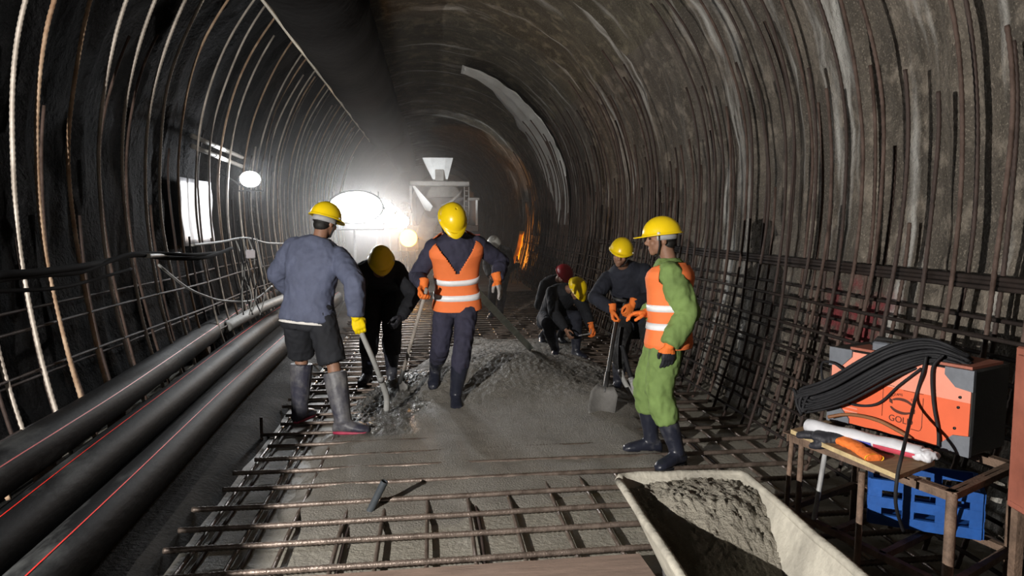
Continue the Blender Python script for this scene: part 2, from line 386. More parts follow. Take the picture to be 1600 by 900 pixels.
# concrete blinding
def grid(x0, x1, y0, y1, dx, dy, hf):
    g = G(); nx = int((x1 - x0) / dx) + 1; ny = int((y1 - y0) / dy) + 1
    for j in range(ny):
        for i in range(nx):
            x = x0 + (x1 - x0) * i / (nx - 1); y = y0 + (y1 - y0) * j / (ny - 1); g.v.append(V((x, y, hf(x, y))))
    g.f = [(j * nx + i, j * nx + i + 1, (j + 1) * nx + i + 1, (j + 1) * nx + i) for j in range(ny - 1) for i in range(nx - 1)]
    return g
fl = grid(-3.3, 3.4, -3.5, 46, .12, .12, lambda x, y: noise.fractal(V((x, y, 0)) * 1.2, 1, 2, 3) * .010 + .122 - .064 * sm(-1.5, -1.34, x)).build('floor', M['base_floor'], fix=False)
tag(fl, 'rough concrete base under the steel mesh', 'floor', None, 'structure')

shade_ = grid(-2.62, -1.30, -1.0, 16, .08, .12, lambda x, y: .146 - .064 * sm(-1.5, -1.34, x) - .05 * sm(-1.38, -1.30, x + .02 * noise.noise(V((y * 2, 1, 1)))) + noise.noise(V((x * 5, y * 5, 2))) * .004).build('mud_strip', M['mud'], fix=False)  # near-black strip paints the shadow of the pipes onto the floor
tag(shade_, 'black wet mud strip between the black pipes and the floor mesh', 'mud', None, 'stuff')
# fresh concrete: sheet in front, heap further back
def edge(x, y):
    w1 = noise.noise(V((x * 1.3, y * 1.3, 5))) * .22 + noise.noise(V((x * 4, y * 4, 9))) * .07
    f = sm(3.95, 5.0, y + w1 * 1.5 + (x - .2) * -.12)
    l = sm(-1.05, -.55, x + w1 * .5 - .05 * (y - 6)) * sm(-1.22, -1.1, x)
    r = 1 - sm(1.55, 2.1, x + w1 - .05 * (y - 5))
    b = 1 - sm(10.2, 11.6, y + w1 * 2 + max(0, .5 - x) * 3.1)
    return f * l * r * b
def conc(x, y):
    e = edge(x, y)
    h = -.05 + .178 * e ** .4 if e > 0 else -.06
    hp = .27 * math.exp(-(((x - .75) / .75) ** 2 + ((y - 7.7) / 1.15) ** 2)) + .10 * math.exp(-(((x - .05) / .35) ** 2 + ((y - 7.35) / .5) ** 2)) + .08 * math.exp(-(((x - 1.5) / .4) ** 2 + ((y - 6.6) / .7) ** 2))
    h += hp * min(1, e * 1.6)
    p = V((x, y, 0))
    lump = .25 + sm(6.1, 7.0, y) + (1 - sm(-.6, -.1, x)) * sm(5.6, 6.2, y)
    h += (noise.fractal(p * 2.5, 1, 2, 3) * .012 + noise.noise(p * 17) * .006 * lump + (random.random() - .5) * .017 * lump) * min(1, e * 3)
    return h
fc = grid(-1.5, 2.5, 4.0, 12.0, .021, .026, conc).build('fresh_concrete', M['concrete'], fix=False)
tag(fc, 'wet grey concrete heaped and spread over the floor mesh among the workers', 'fresh concrete', None, 'stuff')
def slur(x, y):
    e = sm(-.95, -.75, x + .12 * noise.noise(V((x * 3, y * 3, 1)))) * (1 - sm(-.30, -.12, x + .18 * noise.noise(V((x * 2.5, y * 2.5, 8))))) * sm(5.7, 6.0, y + .3 * noise.noise(V((x * 4, y * 2, 5)))) * (1 - sm(7.6, 8.1, y))
    return conc(x, y) - .012 + .022 * e ** .5 + (.010 * abs(noise.noise(V((x * 22, y * 22, 3)))) + random.random() * .012) * e
tag(grid(-1.0, 0.0, 5.5, 8.2, .018, .022, slur).build('wet_slurry', M['wet_slurry'], fix=False), 'glistening wet slurry beside the muddy boots of the jacketed worker', 'slurry', None, 'stuff')
def ground(x, y): return max(0.0, conc(x, y))

# ---------------------------------------------------------------- reinforcement
def kinkbar(side, s0, s1, y, off, wob=.02, dy=0.0, flare=0.0):
    pts = []; n = max(6, int((s1 - s0) / .12)); ph = random.random() * 50
    for i in range(n + 1):
        s = s0 + (s1 - s0) * i / n
        o = off + wob * noise.noise(V((s * .9, ph, 0))) + flare * max(0, s - SIDE) ** 2
        pts.append(wp(side, s, y + dy * (i / n) + wob * 1.5 * noise.noise(V((s * .7, ph, 7))), o))
    return pts
def pick(bars, cap=100):
    return bars[:cap], bars[cap:]
# right wall mat
mr = thing('rebar_mat', (2.7, 6, 0), 'rusty steel reinforcement mat tied up along the brown lime-streaked tunnel wall', 'reinforcement', 'reinforcement mats')
bars = []
y = 3.30
while y < 23:
    near = y < 6.5
    r_ = random.random()
    s1 = SIDE + (random.uniform(1.0, 2.4) if r_ < .62 else random.uniform(-.2, 1.0))
    bars.append((y, kinkbar(1, -.05, s1, y, .24 + random.uniform(-.02, .03), .035, random.uniform(-.06, .06)), .0135))
    if random.random() < .8:
        s2 = SIDE + (random.uniform(.5, 2.2) if random.random() < .45 else random.uniform(-.75, .7))
        yy = y + random.uniform(.05, .16)
        bars.append((yy, kinkbar(1, -.05, s2, yy, .09 + random.uniform(-.02, .02), .03, random.uniform(-.05, .05)), .0135))
    y += random.uniform(.2, .31) if near else random.uniform(.17, .26)
bars.sort(key=lambda q: q[0])
near_, far_ = pick(bars)
for i, (yy, p, r) in enumerate(near_):
    g = G()
    if yy < 5.6: g.rebar(p, r, 6, .02)
    else: g.tube(p, r, 6)
    g.build('vertical_bar', M['rust_dark'] if random.random() < .6 else M['rust'], mr, fix=False)
if far_:
    g = G()
    for yy, p, r in far_: g.tube(p, r, 5)
    tag(g.build('vertical_bar', M['rust'], mr, fix=False), kind='stuff')
for lay, hs in ((.262, (.10, .32, .56, .78, .98, 1.2)), (.115, (.2, .45, .7, .9, 1.1, 1.3))):
    for s in hs:
        pts = [wp(1, s + .03 * noise.noise(V((y_ * .4, s, 3))), y_, lay + .02 * noise.noise(V((y_ * .5, s, 9)))) for y_ in [1.1 + .45 * k for k in range(50)]]
        G().tube(pts, .0125, 6).build('horizontal_bar', M['black_steel'], mr, fix=False)
for k in range(6):
    pts = [wp(1, 1.47 + .026 * (k % 3) + .012 * noise.noise(V((y_ * .6, k, 3))), y_, .17 + .03 * (k // 3)) for y_ in [1.1 + .45 * j for j in range(48)]]
    G().tube(pts, .0145, 6).build('horizontal_bar', M['black_steel'], mr, fix=False)
# left wall mat
ml = thing('rebar_mat', (-2.5, 6, 0), 'steel reinforcement mat with tall curved bars standing beside the black pipes', 'reinforcement', 'reinforcement mats')
yl = [4.35, 4.72, 5.12, 5.42, 6.0, 6.55, 7.05, 7.6, 8.15, 8.7, 9.25, 9.8, 10.3, 10.75, 11.2, 11.6]
y = 12.0
while y < 24: yl.append(y); y += random.uniform(.34, .46)
kinds = ['bar_orange', 'bar_pale', 'bar_pale', 'bar_orange', 'bar_orange', 'bar_pale', 'bar_pale', 'bar_pale']
for i, y in enumerate(yl):
    s1 = SIDE + (random.uniform(2.3, 3.2) if random.random() < .7 or y < 8 else random.uniform(.2, 2.))
    p = kinkbar(-1, .12, s1, y, .40 - .12 * sm(4, 9, y) + random.uniform(-.02, .02), .03, random.uniform(-.06, .08), -.035)
    g = G()
    if y < 8.5: g.rebar(p, .0165, 6, .018)
    else: g.tube(p, .014, 6)
    g.build('vertical_bar', M[kinds[i]] if i < 8 else M['bar_pale'] if i % 3 else M['bar_orange'], ml, fix=False)
y = 4.5
while y < 16:
    p = kinkbar(-1, .1, SIDE + random.uniform(-.9, 1.8), y, .14, .03, random.uniform(-.06, .08))
    G().tube(p, .0135, 6).build('vertical_bar', M['rust_dark'] if random.random() < .6 else M['rust'], ml, fix=False)
    y += random.uniform(.32, .6)
for lay, hs in ((.345, (.45, .78, 1.08)), (.11, (.35, .7, 1.2))):
    for s in hs:
        pts = [wp(-1, s + .03 * noise.noise(V((y_ * .4, s, 3))), y_, lay + .05 - .1 * sm(4, 9, y_)) for y_ in [2.1 + .5 * k for k in range(41)]]
        G().tube(pts, .011, 6).build('horizontal_bar', M['rust_dark'], ml, fix=False)
# floor mat: transverse bars over lengthwise bars
mf = thing('rebar_mat', (.3, 4, 0), 'ribbed steel reinforcement mat lying on the floor, partly buried in concrete', 'reinforcement', 'reinforcement mats')
rows = []
y = 2.35
while y < 18: rows.append(y); y += .30 if y < 9 else .27
for i, y in enumerate(rows):
    yy = y + random.uniform(-.02, .02); sl = .032 + random.uniform(-.008, .008)
    x0 = -1.35 + random.uniform(-.12, .1); x1 = 2.62
    pts = [V((x, yy + sl * x + .012 * noise.noise(V((x, y, 4))), .118 + .006 * noise.noise(V((x * 1.5, y, 1))))) for x in [x0 + (x1 - x0) * k / 10 for k in range(11)]]
    g = G()
    if y < 5.6: g.rebar(pts, .016, 7, .0125)
    else: g.tube(pts, .0145, 6)
    g.build('transverse_bar', M['wet_steel'], mf, fix=False)
    if y > 5.5 and i % 1 == 0:       # lower layer of the mat further back
        pts2 = [p + V((0, .14, -.05)) for p in pts]
        G().tube(pts2, .012, 5).build('transverse_bar', M['wet_steel'], mf, fix=False) if len(rows) < 80 else None
x = -1.28
while x < 2.6:
    xx = x + random.uniform(-.02, .02)
    pts = [V((xx + .02 * noise.noise(V((y_, x, 2))), y_, .088)) for y_ in [2.0 + 1.0 * k for k in range(16)]]
    g = G()
    g.tube(pts, .0125, 6)
    g.build('lengthwise_bar', M['wet_steel'], mf, fix=False)
    if random.random() < .6:
        pts = [p + V((random.uniform(.03, .06), 0, -.018)) for p in pts]
        G().tube(pts, .0115, 5).build('lengthwise_bar', M['rust_dark'], mf, fix=False)
    x += .25

# upright steel dowel by the pipes, black pipe stub in the mat
b0 = PZ(409, 690, .06); t0 = PY(408, 652, b0.y)
tag(G().rebar([b0, t0], .012, 6, .015).build('steel_dowel', M['rust_dark']), 'short upright steel dowel standing at the end of the floor mesh near the pipes', 'rebar')
b0 = PZ(574, 806, .06); t0 = PY(601, 752, b0.y - .03)
st = thing('pipe_stub', b0, 'short black open pipe stub sticking up out of the floor mesh', 'pipe')
d = (t0 - b0).normalized(); u = d.orthogonal().normalized(); w_ = d.cross(u); Ls = (t0 - b0).length
rr = lambda t, r: [b0 + d * t + (u * math.cos(2 * PI * k / 20) + w_ * math.sin(2 * PI * k / 20)) * r for k in range(20)]
G().loft([rr(0, .021), rr(Ls * .5, .0215), rr(Ls, .0225), rr(Ls, .018), rr(Ls - .08, .017)]).build('pipe_wall', M['pvc_dark'], st, 'auto')
# ---------------------------------------------------------------- black pipes
def pipe(name, keys, r, label, stripe_ang):
    root = thing(name, keys[0] - V((0, 0, r)), label, 'pipe', 'black pipes along the wall')
    pts = bez(keys, 10)
    G().tube(pts, r, 28).build('pipe_body', M['hdpe'], root)
    g = G(); a = math.radians(stripe_ang)
    ring = []
    for p in pts:
        e = [p + V((math.cos(a + k), 0, math.sin(a + k))) * rr_ for k, rr_ in ((-.022, r - .004), (-.022, r + .0022), (.022, r + .0022), (.022, r - .004))]
        ring.append(e)
    g.loft(ring).build('red_stripe', M['stripe'], root, False)
    return root
R1 = .13
def along(pix, z, dz=0): return [PZ(x, y, z) + V((0, 0, dz)) for x, y in pix]
# stripe pixels give the stripe line at z=.42; pipe axis lies below and beside it
def axis(pix, ang, ztop, r):
    a = math.radians(ang); return [PZ(x, y, ztop) - V((math.cos(a) * r, 0, math.sin(a) * r)) for x, y in pix]
kA = axis([(-110, 893), (0, 808), (142, 698), (273, 600), (385, 516), (440, 478)], 85, .42, R1)
kB = axis([(-60, 995), (40, 900), (199, 751), (358, 600), (432, 535), (475, 497)], 72, .38, R1)
kC = axis([(-110, 805), (0, 730), (100, 667), (205, 600), (330, 515), (405, 465)], 40, .56, R1)
for k_ in (kA, kB, kC):
    d_ = (k_[-1] - k_[-2]).normalized(); d_.z = 0
    k_.append(V((k_[-1].x + d_.x * .5, 15.5, k_[-1].z)))
pc = pipe('black_pipe', kC, R1, 'black plastic pipe with red stripe lying closest to the wall bars', 40)
for p in (kC[2], kC[3], kC[4]):
    G().beam(V((p.x, p.y, .10)), V((p.x, p.y, p.z - R1 + .01)), .14, .10, (0, 1, 0)).build('support_block', M['angle_rust'], pc, False)
pipe('black_pipe', kA, R1, 'black plastic pipe with red stripe, middle of the three on the floor', 85)
pipe('black_pipe', kB, R1, 'black plastic pipe with red stripe lying nearest the steel floor mesh', 72)
# smaller grey hose lying over the pipes
hz = bez([PY(352, 512, 9.6), PY(385, 494, 10.2), PY(415, 478, 11), PY(455, 462, 12.2)], 6)
tag(G().tube(hz, .07, 14).build('grey_hose', M['hose_grey']), 'pale grey pipe lying on top of the black pipes behind the jacketed worker', 'pipe')
# ---------------------------------------------------------------- people
def ik(a, b, l1, l2, pole):
    """middle joint of a two-bone limb from a to b; returns (mid, end)"""
    d = b - a; L = d.length
    if L > (l1 + l2) * .998: b = a + d * ((l1 + l2) * .998 / L); d = b - a; L = d.length
    x = (l1 * l1 - l2 * l2 + L * L) / (2 * L); h = math.sqrt(max(0, l1 * l1 - x * x))
    t = d.normalized(); q = V(pole); q = (q - t * q.dot(t)).normalized()
    return a + t * x + q * h, b
def hand(g, wrist, d, pn, right, curl=.5, sc=1.0, fat=1.0, thumb=.6):
    """palm, four jointed fingers of different lengths and a thumb from the side of the palm"""
    d = V(d).normalized(); pn = V(pn); pn = (pn - d * pn.dot(d)).normalized()
    th = d.cross(pn) if right else pn.cross(d)
    P_ = lambda a, b, c: wrist + (d * a + th * b + pn * c) * sc
    rings = []
    for a, wd, tk in ((-.03, .026, .019), (.01, .030, .019), (.045, .041, .017), (.08, .044, .015), (.097, .040, .012)):
        rings.append([P_(a, wd * fat * math.cos(2 * PI * k / 12), tk * fat * math.sin(2 * PI * k / 12)) for k in range(12)])
    g.loft(rings)
    for i, (off, ln) in enumerate(((.032, .074), (.011, .083), (-.011, .077), (-.031, .060))):
        p = P_(.085, off, 0); a = curl * .55; pts = [P_(.06, off * .9, 0), p]
        for k, f_ in enumerate((.45, .31, .24)):
            dr = d * math.cos(a) + pn * math.sin(a) + th * (off * .8); p = p + dr.normalized() * ln * f_ * sc; pts.append(p); a += curl * (1.0 if k == 0 else .8)
        r = .0092 * fat * sc
        g.tube(pts, [r * 1.1, r * 1.1, r * 1.03, r * .95, r * .8], 8); g.ball(pts[-1], r * .82, None, 8, 6)
    p0 = P_(.02, .026, .004); p1 = P_(.045, .050, .014 + .016 * thumb); p2 = P_(.073, .058 - .014 * thumb, .022 + .030 * thumb); p3 = P_(.094, .056 - .030 * thumb, .026 + .040 * thumb)
    g.tube([p0, p1, p2, p3], [.014 * fat * sc, .0125 * fat * sc, .0108 * fat * sc, .009 * fat * sc], 8); g.ball(p3, .009 * fat * sc, None, 8, 6)
    return P_(.085, 0, .032)        # grip centre
def foot(g, ankle, toe_dir, sc, r=1.0, up=None):
    d = V(toe_dir).normalized(); up = V(up) if up is not None else V((0, 0, 1)); up = (up - d * up.dot(d)).normalized(); s_ = d.cross(up)
    base = ankle - up * .085 * sc
    rings = []
    for a, wd, h in ((-.075, .022, .05), (-.06, .034, .085), (-.02, .040, .115), (.03, .041, .105), (.075, .044, .078), (.12, .049, .064), (.16, .046, .054), (.19, .030, .04), (.20, .014, .022)):
        rings.append([base + (d * a + s_ * wd * r * math.cos(2 * PI * k / 14) * (1 if math.sin(2 * PI * k / 14) > 0 else 1.08) + up * (h / 2 + h / 2 * max(-.96, math.sin(2 * PI * k / 14)))) * sc for k in range(14)])
    g.loft(rings)
def sole(ankle, toe_dir, sc, up=None):
    d = V(toe_dir).normalized(); up = V(up) if up is not None else V((0, 0, 1)); up = (up - d * up.dot(d)).normalized(); s_ = d.cross(up)
    base = ankle - up * .092 * sc; g = G(); pr = []
    out = [(-.078, 0), (-.066, .028), (-.02, .040), (.04, .040), (.11, .049), (.165, .044), (.195, .024), (.202, 0)]
    poly = out + [(a, -b) for a, b in reversed(out[1:-1])]
    g.loft([[base + (d * a + s_ * b + up * z) * sc for a, b in poly] for z in (-.002, .016)])
    return g

def person(label, pelvis, fac, neck, head, hf, ankles, toes, wrists, hd, S=1.0, hu=None, sh=None, kp=None, ep=None, hips_r=None,
           jacket='navy_cloth', trousers='navy_cloth', boots='boot_navy', gloves=('glove_orange', 'glove_orange'), helmet='helmet_yellow', vest=False, shorts=False,
           curl=(.8, .8), pnorm=(None, None), toe_up=(None, None), slim=1.0, hem=-.16, bootcol=.58, red_sole=True, thumb=(.6, .6), wr=.008, baggy=1.0, parts=True, lower=True, chin=True, vcol='hi_vis', bands=True, white_hem=False, bw=1.0, slv=1.1):
    """index 0 = the person's left, 1 = right"""
    pelvis = V(pelvis); fac = V(fac); fac.z = 0; fac.normalize(); neck = V(neck)
    UPZ = V((0, 0, 1)); rt = fac.cross(UPZ)
    hr = V(hips_r).normalized() if hips_r is not None else rt
    sr = V(sh).normalized() if sh is not None else rt
    root = thing('person', (pelvis.x, pelvis.y, min(ankles[0].z, ankles[1].z) - .09 * S), label, 'person')
    ax_ = (neck - pelvis).normalized()
    ctrl = pelvis.lerp(neck, .5) - (ax_.cross(hr)) * 0
    up0 = (UPZ + ax_ * 1.0).normalized()
    ctrl = pelvis + up0 * (neck - pelvis).length * .5
    def spine(t):
        if t <= 1: return pelvis * (1 - t) ** 2 + ctrl * 2 * t * (1 - t) + neck * t * t if t >= 0 else pelvis + (ctrl - pelvis).normalized() * t * (neck - pelvis).length
        return neck + (neck - ctrl).normalized() * (t - 1) * .5
    def tang(t): return (spine(min(1, t + .02)) - spine(max(-.3, t - .02))).normalized()
    PROF = [(-.30, .15, .105), (-.2, .172, .12), (-.02, .168, .118), (.2, .150, .110), (.42, .160, .118), (.62, .175, .125), (.76, .186, .120), (.85, .180, .105), (.92, .150, .085), (.97, .105, .072), (1.02, .070, .066)]
    def wd(t):
        for a, b in zip(PROF, PROF[1:]):
            if t <= b[0]:
                k = (t - a[0]) / (b[0] - a[0]); k = max(0, k); return (a[1] + (b[1] - a[1]) * k) * S, (a[2] + (b[2] - a[2]) * k) * S
        return PROF[-1][1] * S, PROF[-1][2] * S
    def tor(t, th, off=0.0):
        T = tang(t); R = hr.lerp(sr, max(0, min(1, t))); R = (R - T * R.dot(T)).normalized(); F = T.cross(R)
        a, b = wd(t); c, s_ = math.cos(th), math.sin(th)
        e = .8
        cx = math.copysign(abs(c) ** e, c); sy = math.copysign(abs(s_) ** e, s_)
        return spine(t) + R * (cx * (a * slim + off)) + F * (sy * (b + off))
    def trings(t0, t1, off, n=14, seg=24, flare=0.0):
        out = []
        for i in range(n + 1):
            t = t0 + (t1 - t0) * i / n
            o = off + flare * max(0, (.1 - t)) 
            out.append([tor(t, 2 * PI * k / seg, o) for k in range(seg)])
        return out
    # joints
    T8 = tang(.84); sR = (sr - T8 * sr.dot(T8)).normalized()
    shp = [spine(.84) - sR * .178 * S, spine(.84) + sR * .178 * S]
    hip = [pelvis - hr * .092 * S, pelvis + hr * .092 * S]
    UA, FA, TH, SH_ = .30 * S, .265 * S, .445 * S, .425 * S
    elb = []; wri = []; kne = []; ank = []
    for i in (0, 1):
        po = V(ep[i]) if ep and ep[i] is not None else (-fac * .6 + rt * (-.6 if i == 0 else .6) - UPZ * .3)
        e, w_ = ik(shp[i], V(wrists[i]), UA, FA, po); elb.append(e); wri.append(w_)
        po = V(kp[i]) if kp and kp[i] is not None else fac
        k, a = ik(hip[i], V(ankles[i]), TH, SH_, po); kne.append(k); ank.append(a)
    hf = V(hf).normalized(); hu = V(hu) if hu is not None else UPZ; hu = (hu - hf * hu.dot(hf)).normalized(); hrt = hf.cross(hu)
    head = V(head)
    HM = Matrix((hrt, hf, hu)).transposed()
    H = lambda x, y, z: head + HM @ (V((x, y, z)) * S)
    pal = []; hdir = []
    for i in (0, 1):
        dd = V(hd[i]) if hd and hd[i] is not None else (wri[i] - elb[i])
        hdir.append(dd.normalized())
        pal.append(V(pnorm[i]) if pnorm[i] is not None else (rt if i == 0 else -rt) + fac * .2)
    # body: one continuous skin surface
    g = G()
    g.loft(trings(-.22, 1.0, -.012, 14, 20))
    for i in (0, 1):
        g.tube([hip[i], hip[i].lerp(kne[i], .5), kne[i], kne[i].lerp(ank[i], .3), ank[i].lerp(kne[i], .12), ank[i] - UPZ * .02], [.082 * S, .070 * S, .052 * S, .056 * S, .036 * S, .036 * S], 12)
        g.ball(kne[i], .052 * S); g.ball(hip[i], .085 * S)
        foot(g, ank[i], toes[i], S * .94, .85, toe_up[i])
        g.tube([shp[i], shp[i].lerp(elb[i], .5), elb[i], elb[i].lerp(wri[i], .35), wri[i]], [.052 * S, .045 * S, .036 * S, .037 * S, .026 * S], 12)
        g.ball(shp[i], .056 * S); g.ball(elb[i], .036 * S)
        hand(g, wri[i], hdir[i], pal[i], i == 1, curl[i], S * 1.0, .9, thumb[i])
    g.tube([spine(.93), spine(1.0), H(0, -.02, -.05)], [.062 * S, .056 * S, .054 * S], 14)
    g.ball(H(0, -.012, .03), V((.074, .094, .088)) * S, HM, 20, 14)
    g.ball(H(0, .028, -.045), V((.058, .064, .066)) * S, HM, 16, 12)
    g.ball(H(0, .066, -.094), V((.027, .024, .024)) * S, HM)
    g.ball(H(0, .074, .022), V((.050, .018, .014)) * S, HM)
    g.tube([H(0, .084, .016), H(0, .100, -.012), H(0, .110, -.03)], [.008 * S, .011 * S, .014 * S], 8); g.ball(H(0, .106, -.034), V((.018, .013, .011)) * S, HM)
    g.ball(H(0, .086, -.064), V((.024, .012, .007)) * S, HM); g.ball(H(0, .085, -.075), V((.021, .011, .008)) * S, HM)
    for sx in (-1, 1):
        g.ball(H(sx * .038, .062, -.03), V((.022, .022, .024)) * S, HM); g.ball(H(sx * .076, -.012, -.02), V((.009, .021, .032)) * S, HM)
    link('body', blend(g, .0085 * S, 2), M['skin'], root)
    if parts:
        for sx in (-1, 1): G().ball(H(sx * .031, .083, .004), V((.012, .008, .007)) * S, HM, 10, 8).build('eye', M['eye'], root)
    g = G(); g.ball(H(0, -.030, .022), V((.080, .085, .088)) * S, HM, 20, 14); g.ball(H(0, -.045, -.04), V((.062, .055, .05)) * S, HM)
    g.build('hair', M['hair'], root)
    # trousers
    lc = M[trousers]
    g = G(); g.loft(trings(-.24, .12, .008, 8, 24))
    for i in (0, 1):
        o = baggy
        if shorts:
            b = hip[i].lerp(kne[i], .92); d_ = (kne[i] - hip[i]).normalized()
            g.tube([hip[i] + UPZ * .03, hip[i].lerp(kne[i], .4), b], [.108 * S, .106 * S, .104 * S], 18)
        else:
            e = ank[i].lerp(kne[i], bootcol - .12)
            g.tube([hip[i] + UPZ * .02, hip[i].lerp(kne[i], .45), kne[i], kne[i].lerp(ank[i], .22), e], [.102 * S, .088 * S * o, .072 * S * o, .075 * S * o, .066 * S * o], 16)
            g.ball(kne[i], .073 * S * o)
        g.ball(hip[i], .104 * S)
    link('shorts' if shorts else 'trousers', blend(g, .0115, 3, wr * 1.2, 11, (1, 1, .8)), lc, root)
    # jacket
    g = G(); g.loft(trings(hem, 1.0, .016, 16, 26, .05)); 
    col = [[spine(t) + (p - spine(t)) for p in [tor(t, 2 * PI * k / 24, .004 + (t - .98) * .06) for k in range(24)]] for t in (.9, .96, 1.0, 1.03)]
    g.loft(col)
    for i in (0, 1):
        cuff = wri[i] + (elb[i] - wri[i]).normalized() * .01
        g.tube([shp[i] + (spine(.84) - shp[i]) * .2, shp[i], shp[i].lerp(elb[i], .5), elb[i], elb[i].lerp(wri[i], .4), cuff], [.070 * S, .076 * S, .066 * S * slv, .059 * S * slv, .057 * S * slv, .044 * S * slv], 16)
        g.ball(shp[i], .072 * S); g.ball(elb[i], .059 * S * slv)
    link('jacket', blend(g, .0115, 3, wr, 12, (1, 1, .7)), M[jacket], root)
    if white_hem:
        g = G(); rr_ = [[tor(t, 2 * PI * k / 30, o) for k in range(30)] for t, o in ((hem - .005, .018), (hem - .035, .030), (hem - .04, .022), (hem - .005, .012))]
        g.loft(rr_, False); g.build('shirt_hem', M['white_cloth'], root)
    # boots
    for i in (0, 1):
        g = G(); top = ank[i].lerp(kne[i], bootcol)
        g.tube([top, ank[i].lerp(kne[i], bootcol * .6), ank[i].lerp(kne[i], .12), ank[i] - UPZ * .02], [.074 * S * bw, .068 * S * bw, .054 * S * bw, .054 * S * bw], 16)
        foot(g, ank[i], toes[i], S * 1.06, bw, toe_up[i])
        b_ = link('boot', blend(g, .009, 2, .003, 14), M[boots], root)
        sole(ank[i], toes[i], S * 1.06, toe_up[i]).build('sole', M['sole_red'] if red_sole else M['rubber'], b_)
    # gloves
    for i in (0, 1):
        if not gloves[i]: continue
        dip = isinstance(gloves[i], tuple); mm = M[gloves[i][0]] if dip else M[gloves[i]]
        g = G(); hand(g, wri[i], hdir[i], pal[i], i == 1, curl[i], S * 1.04, 1.16, thumb[i])
        g.tube([wri[i] - hdir[i] * .055 * S, wri[i] - hdir[i] * .01, wri[i] + hdir[i] * .02 * S], [.043 * S, .036 * S, .032 * S], 14)
        gl = link('glove', blend(g, .006, 1, .002, 30), mm, root)
        if dip:
            gl.data.materials.append(M[gloves[i][1]])
            c0 = wri[i] + hdir[i] * .055 * S
            for p in gl.data.polygons:
                if (V(p.center) - c0).dot(hdir[i]) > 0: p.material_index = 1
    # vest with reflective bands on the same torso surface
    if vest:
        nu, nt_ = 144, 100; t0, t1 = hem - .02, .99
        def okf(t, th):
            a = math.atan2(math.sin(th - PI / 2), math.cos(th - PI / 2))          # 0 = front
            if t > .46 and abs(a) < 1.4 and wd(t)[0] * abs(math.cos(th)) ** .8 < .105 * S * (t - .46) / .45: return False
            if t > .95 and abs(abs(a) - PI) < .6: return False
            s_ = min(abs(math.atan2(math.sin(th), math.cos(th))), abs(math.atan2(math.sin(th - PI), math.cos(th - PI))))
            if t > .58 and s_ < .34 * sm(.60, .72, t): return False
            if abs(a) < .018 and t > hem + .02: return False
            return True
        g = G(); ids = {}
        for j in range(nt_ + 1):
            for k in range(nu):
                t = t0 + (t1 - t0) * j / nt_; ids[j, k] = len(g.v); g.v.append(tor(t, 2 * PI * k / nu, .036 + .026 * sm(.55, .85, t) + .05 * max(0, .1 - t)))
        for j in range(nt_):
            for k in range(nu):
                if okf(t0 + (t1 - t0) * (j + .5) / nt_, 2 * PI * (k + .5) / nu): g.f.append((ids[j, k], ids[j, (k + 1) % nu], ids[j + 1, (k + 1) % nu], ids[j + 1, k]))
        me = bpy.data.meshes.new('v'); me.from_pydata([tuple(p) for p in g.v], [], g.f)
        for v in me.vertices: v.co += V((0, 0, 1)) * 0 + V(v.normal) * .005 * noise.noise(v.co * 9)
        o = bpy.data.objects.new('v', me); COL.objects.link(o); md = o.modifiers.new('s', 'SOLIDIFY'); md.thickness = .006
        k_ = o.modifiers.new('m', 'SMOOTH'); k_.iterations = 1; k_.factor = .4
        out = bpy.data.meshes.new_from_object(o.evaluated_get(bpy.context.evaluated_depsgraph_get())); bpy.data.objects.remove(o)
        vo = link('vest', out, M[vcol], root)
        if bands:
            for ta, tb in ((.02, .115), (.28, .375)):
                g = G(); n_ = 96
                for a, off in ((ta, .042), (tb, .042)):
                    for k in range(n_): g.v.append(tor(a, 2 * PI * (k) / n_, off + .05 * max(0, .1 - a)))
                for k in range(n_):
                    th = 2 * PI * (k + .5) / n_; a = math.atan2(math.sin(th - PI / 2), math.cos(th - PI / 2))
                    if abs(a) > .03: g.f.append((k, (k + 1) % n_, n_ + (k + 1) % n_, n_ + k))
                me = bpy.data.meshes.new('b'); me.from_pydata([tuple(p) for p in g.v], [], g.f)
                o = bpy.data.objects.new('b', me); COL.objects.link(o); md = o.modifiers.new('s', 'SOLIDIFY'); md.thickness = .004; md.offset = 0
                out = bpy.data.meshes.new_from_object(o.evaluated_get(bpy.context.evaluated_depsgraph_get())); bpy.data.objects.remove(o)
                link('reflective_band', out, M['reflective'], vo)
    # helmet
    if helmet:
        hz0 = .028; seg = 40
        def hp(th, a, r_, peak=0, dz=0):
            c, s_ = math.cos(th), math.sin(th)
            ex = peak * max(0, s_) ** 2.2
            rx, ry, rz = .112 * r_, .137 * r_, .128
            return H(rx * c * math.cos(a), (ry + ex) * s_ * math.cos(a) - .008, hz0 + rz * math.sin(a) + dz - (.010 * max(0, s_) ** 2 if peak else 0))
        rings = []
        ths = [2 * PI * k / seg for k in range(seg)]
        rings.append([hp(t, 0, .96) for t in ths])
        rings.append([hp(t, 0, 1.09, .050, -.004) for t in ths])
        rings.append([hp(t, 0, 1.10, .052, .002) for t in ths])
        rings.append([hp(t, 0, 1.03, .004, .006) for t in ths])
        for k in range(1, 12):
            a = k / 12 * PI / 2
            rings.append([hp(t, a, 1 + .016 * (abs(math.cos(t)) < .13) * math.sin(a)) for t in ths])
        rings.append([hp(t, PI / 2 * .985, 1) for t in ths])
        inner = [[hp(t, a, .95, 0, -.006) for t in ths] for a in (PI / 2 * .97, PI * .35, PI * .2, .02)]
        g = G(); g.loft(rings + inner, False); 
        n0 = len(ths); last = (len(rings) + 4 - 1) * n0
        for k in range(n0): g.f.append((last + k, last + (k + 1) % n0, (k + 1) % n0, k))
        he = g.build('helmet', M[helmet], root)
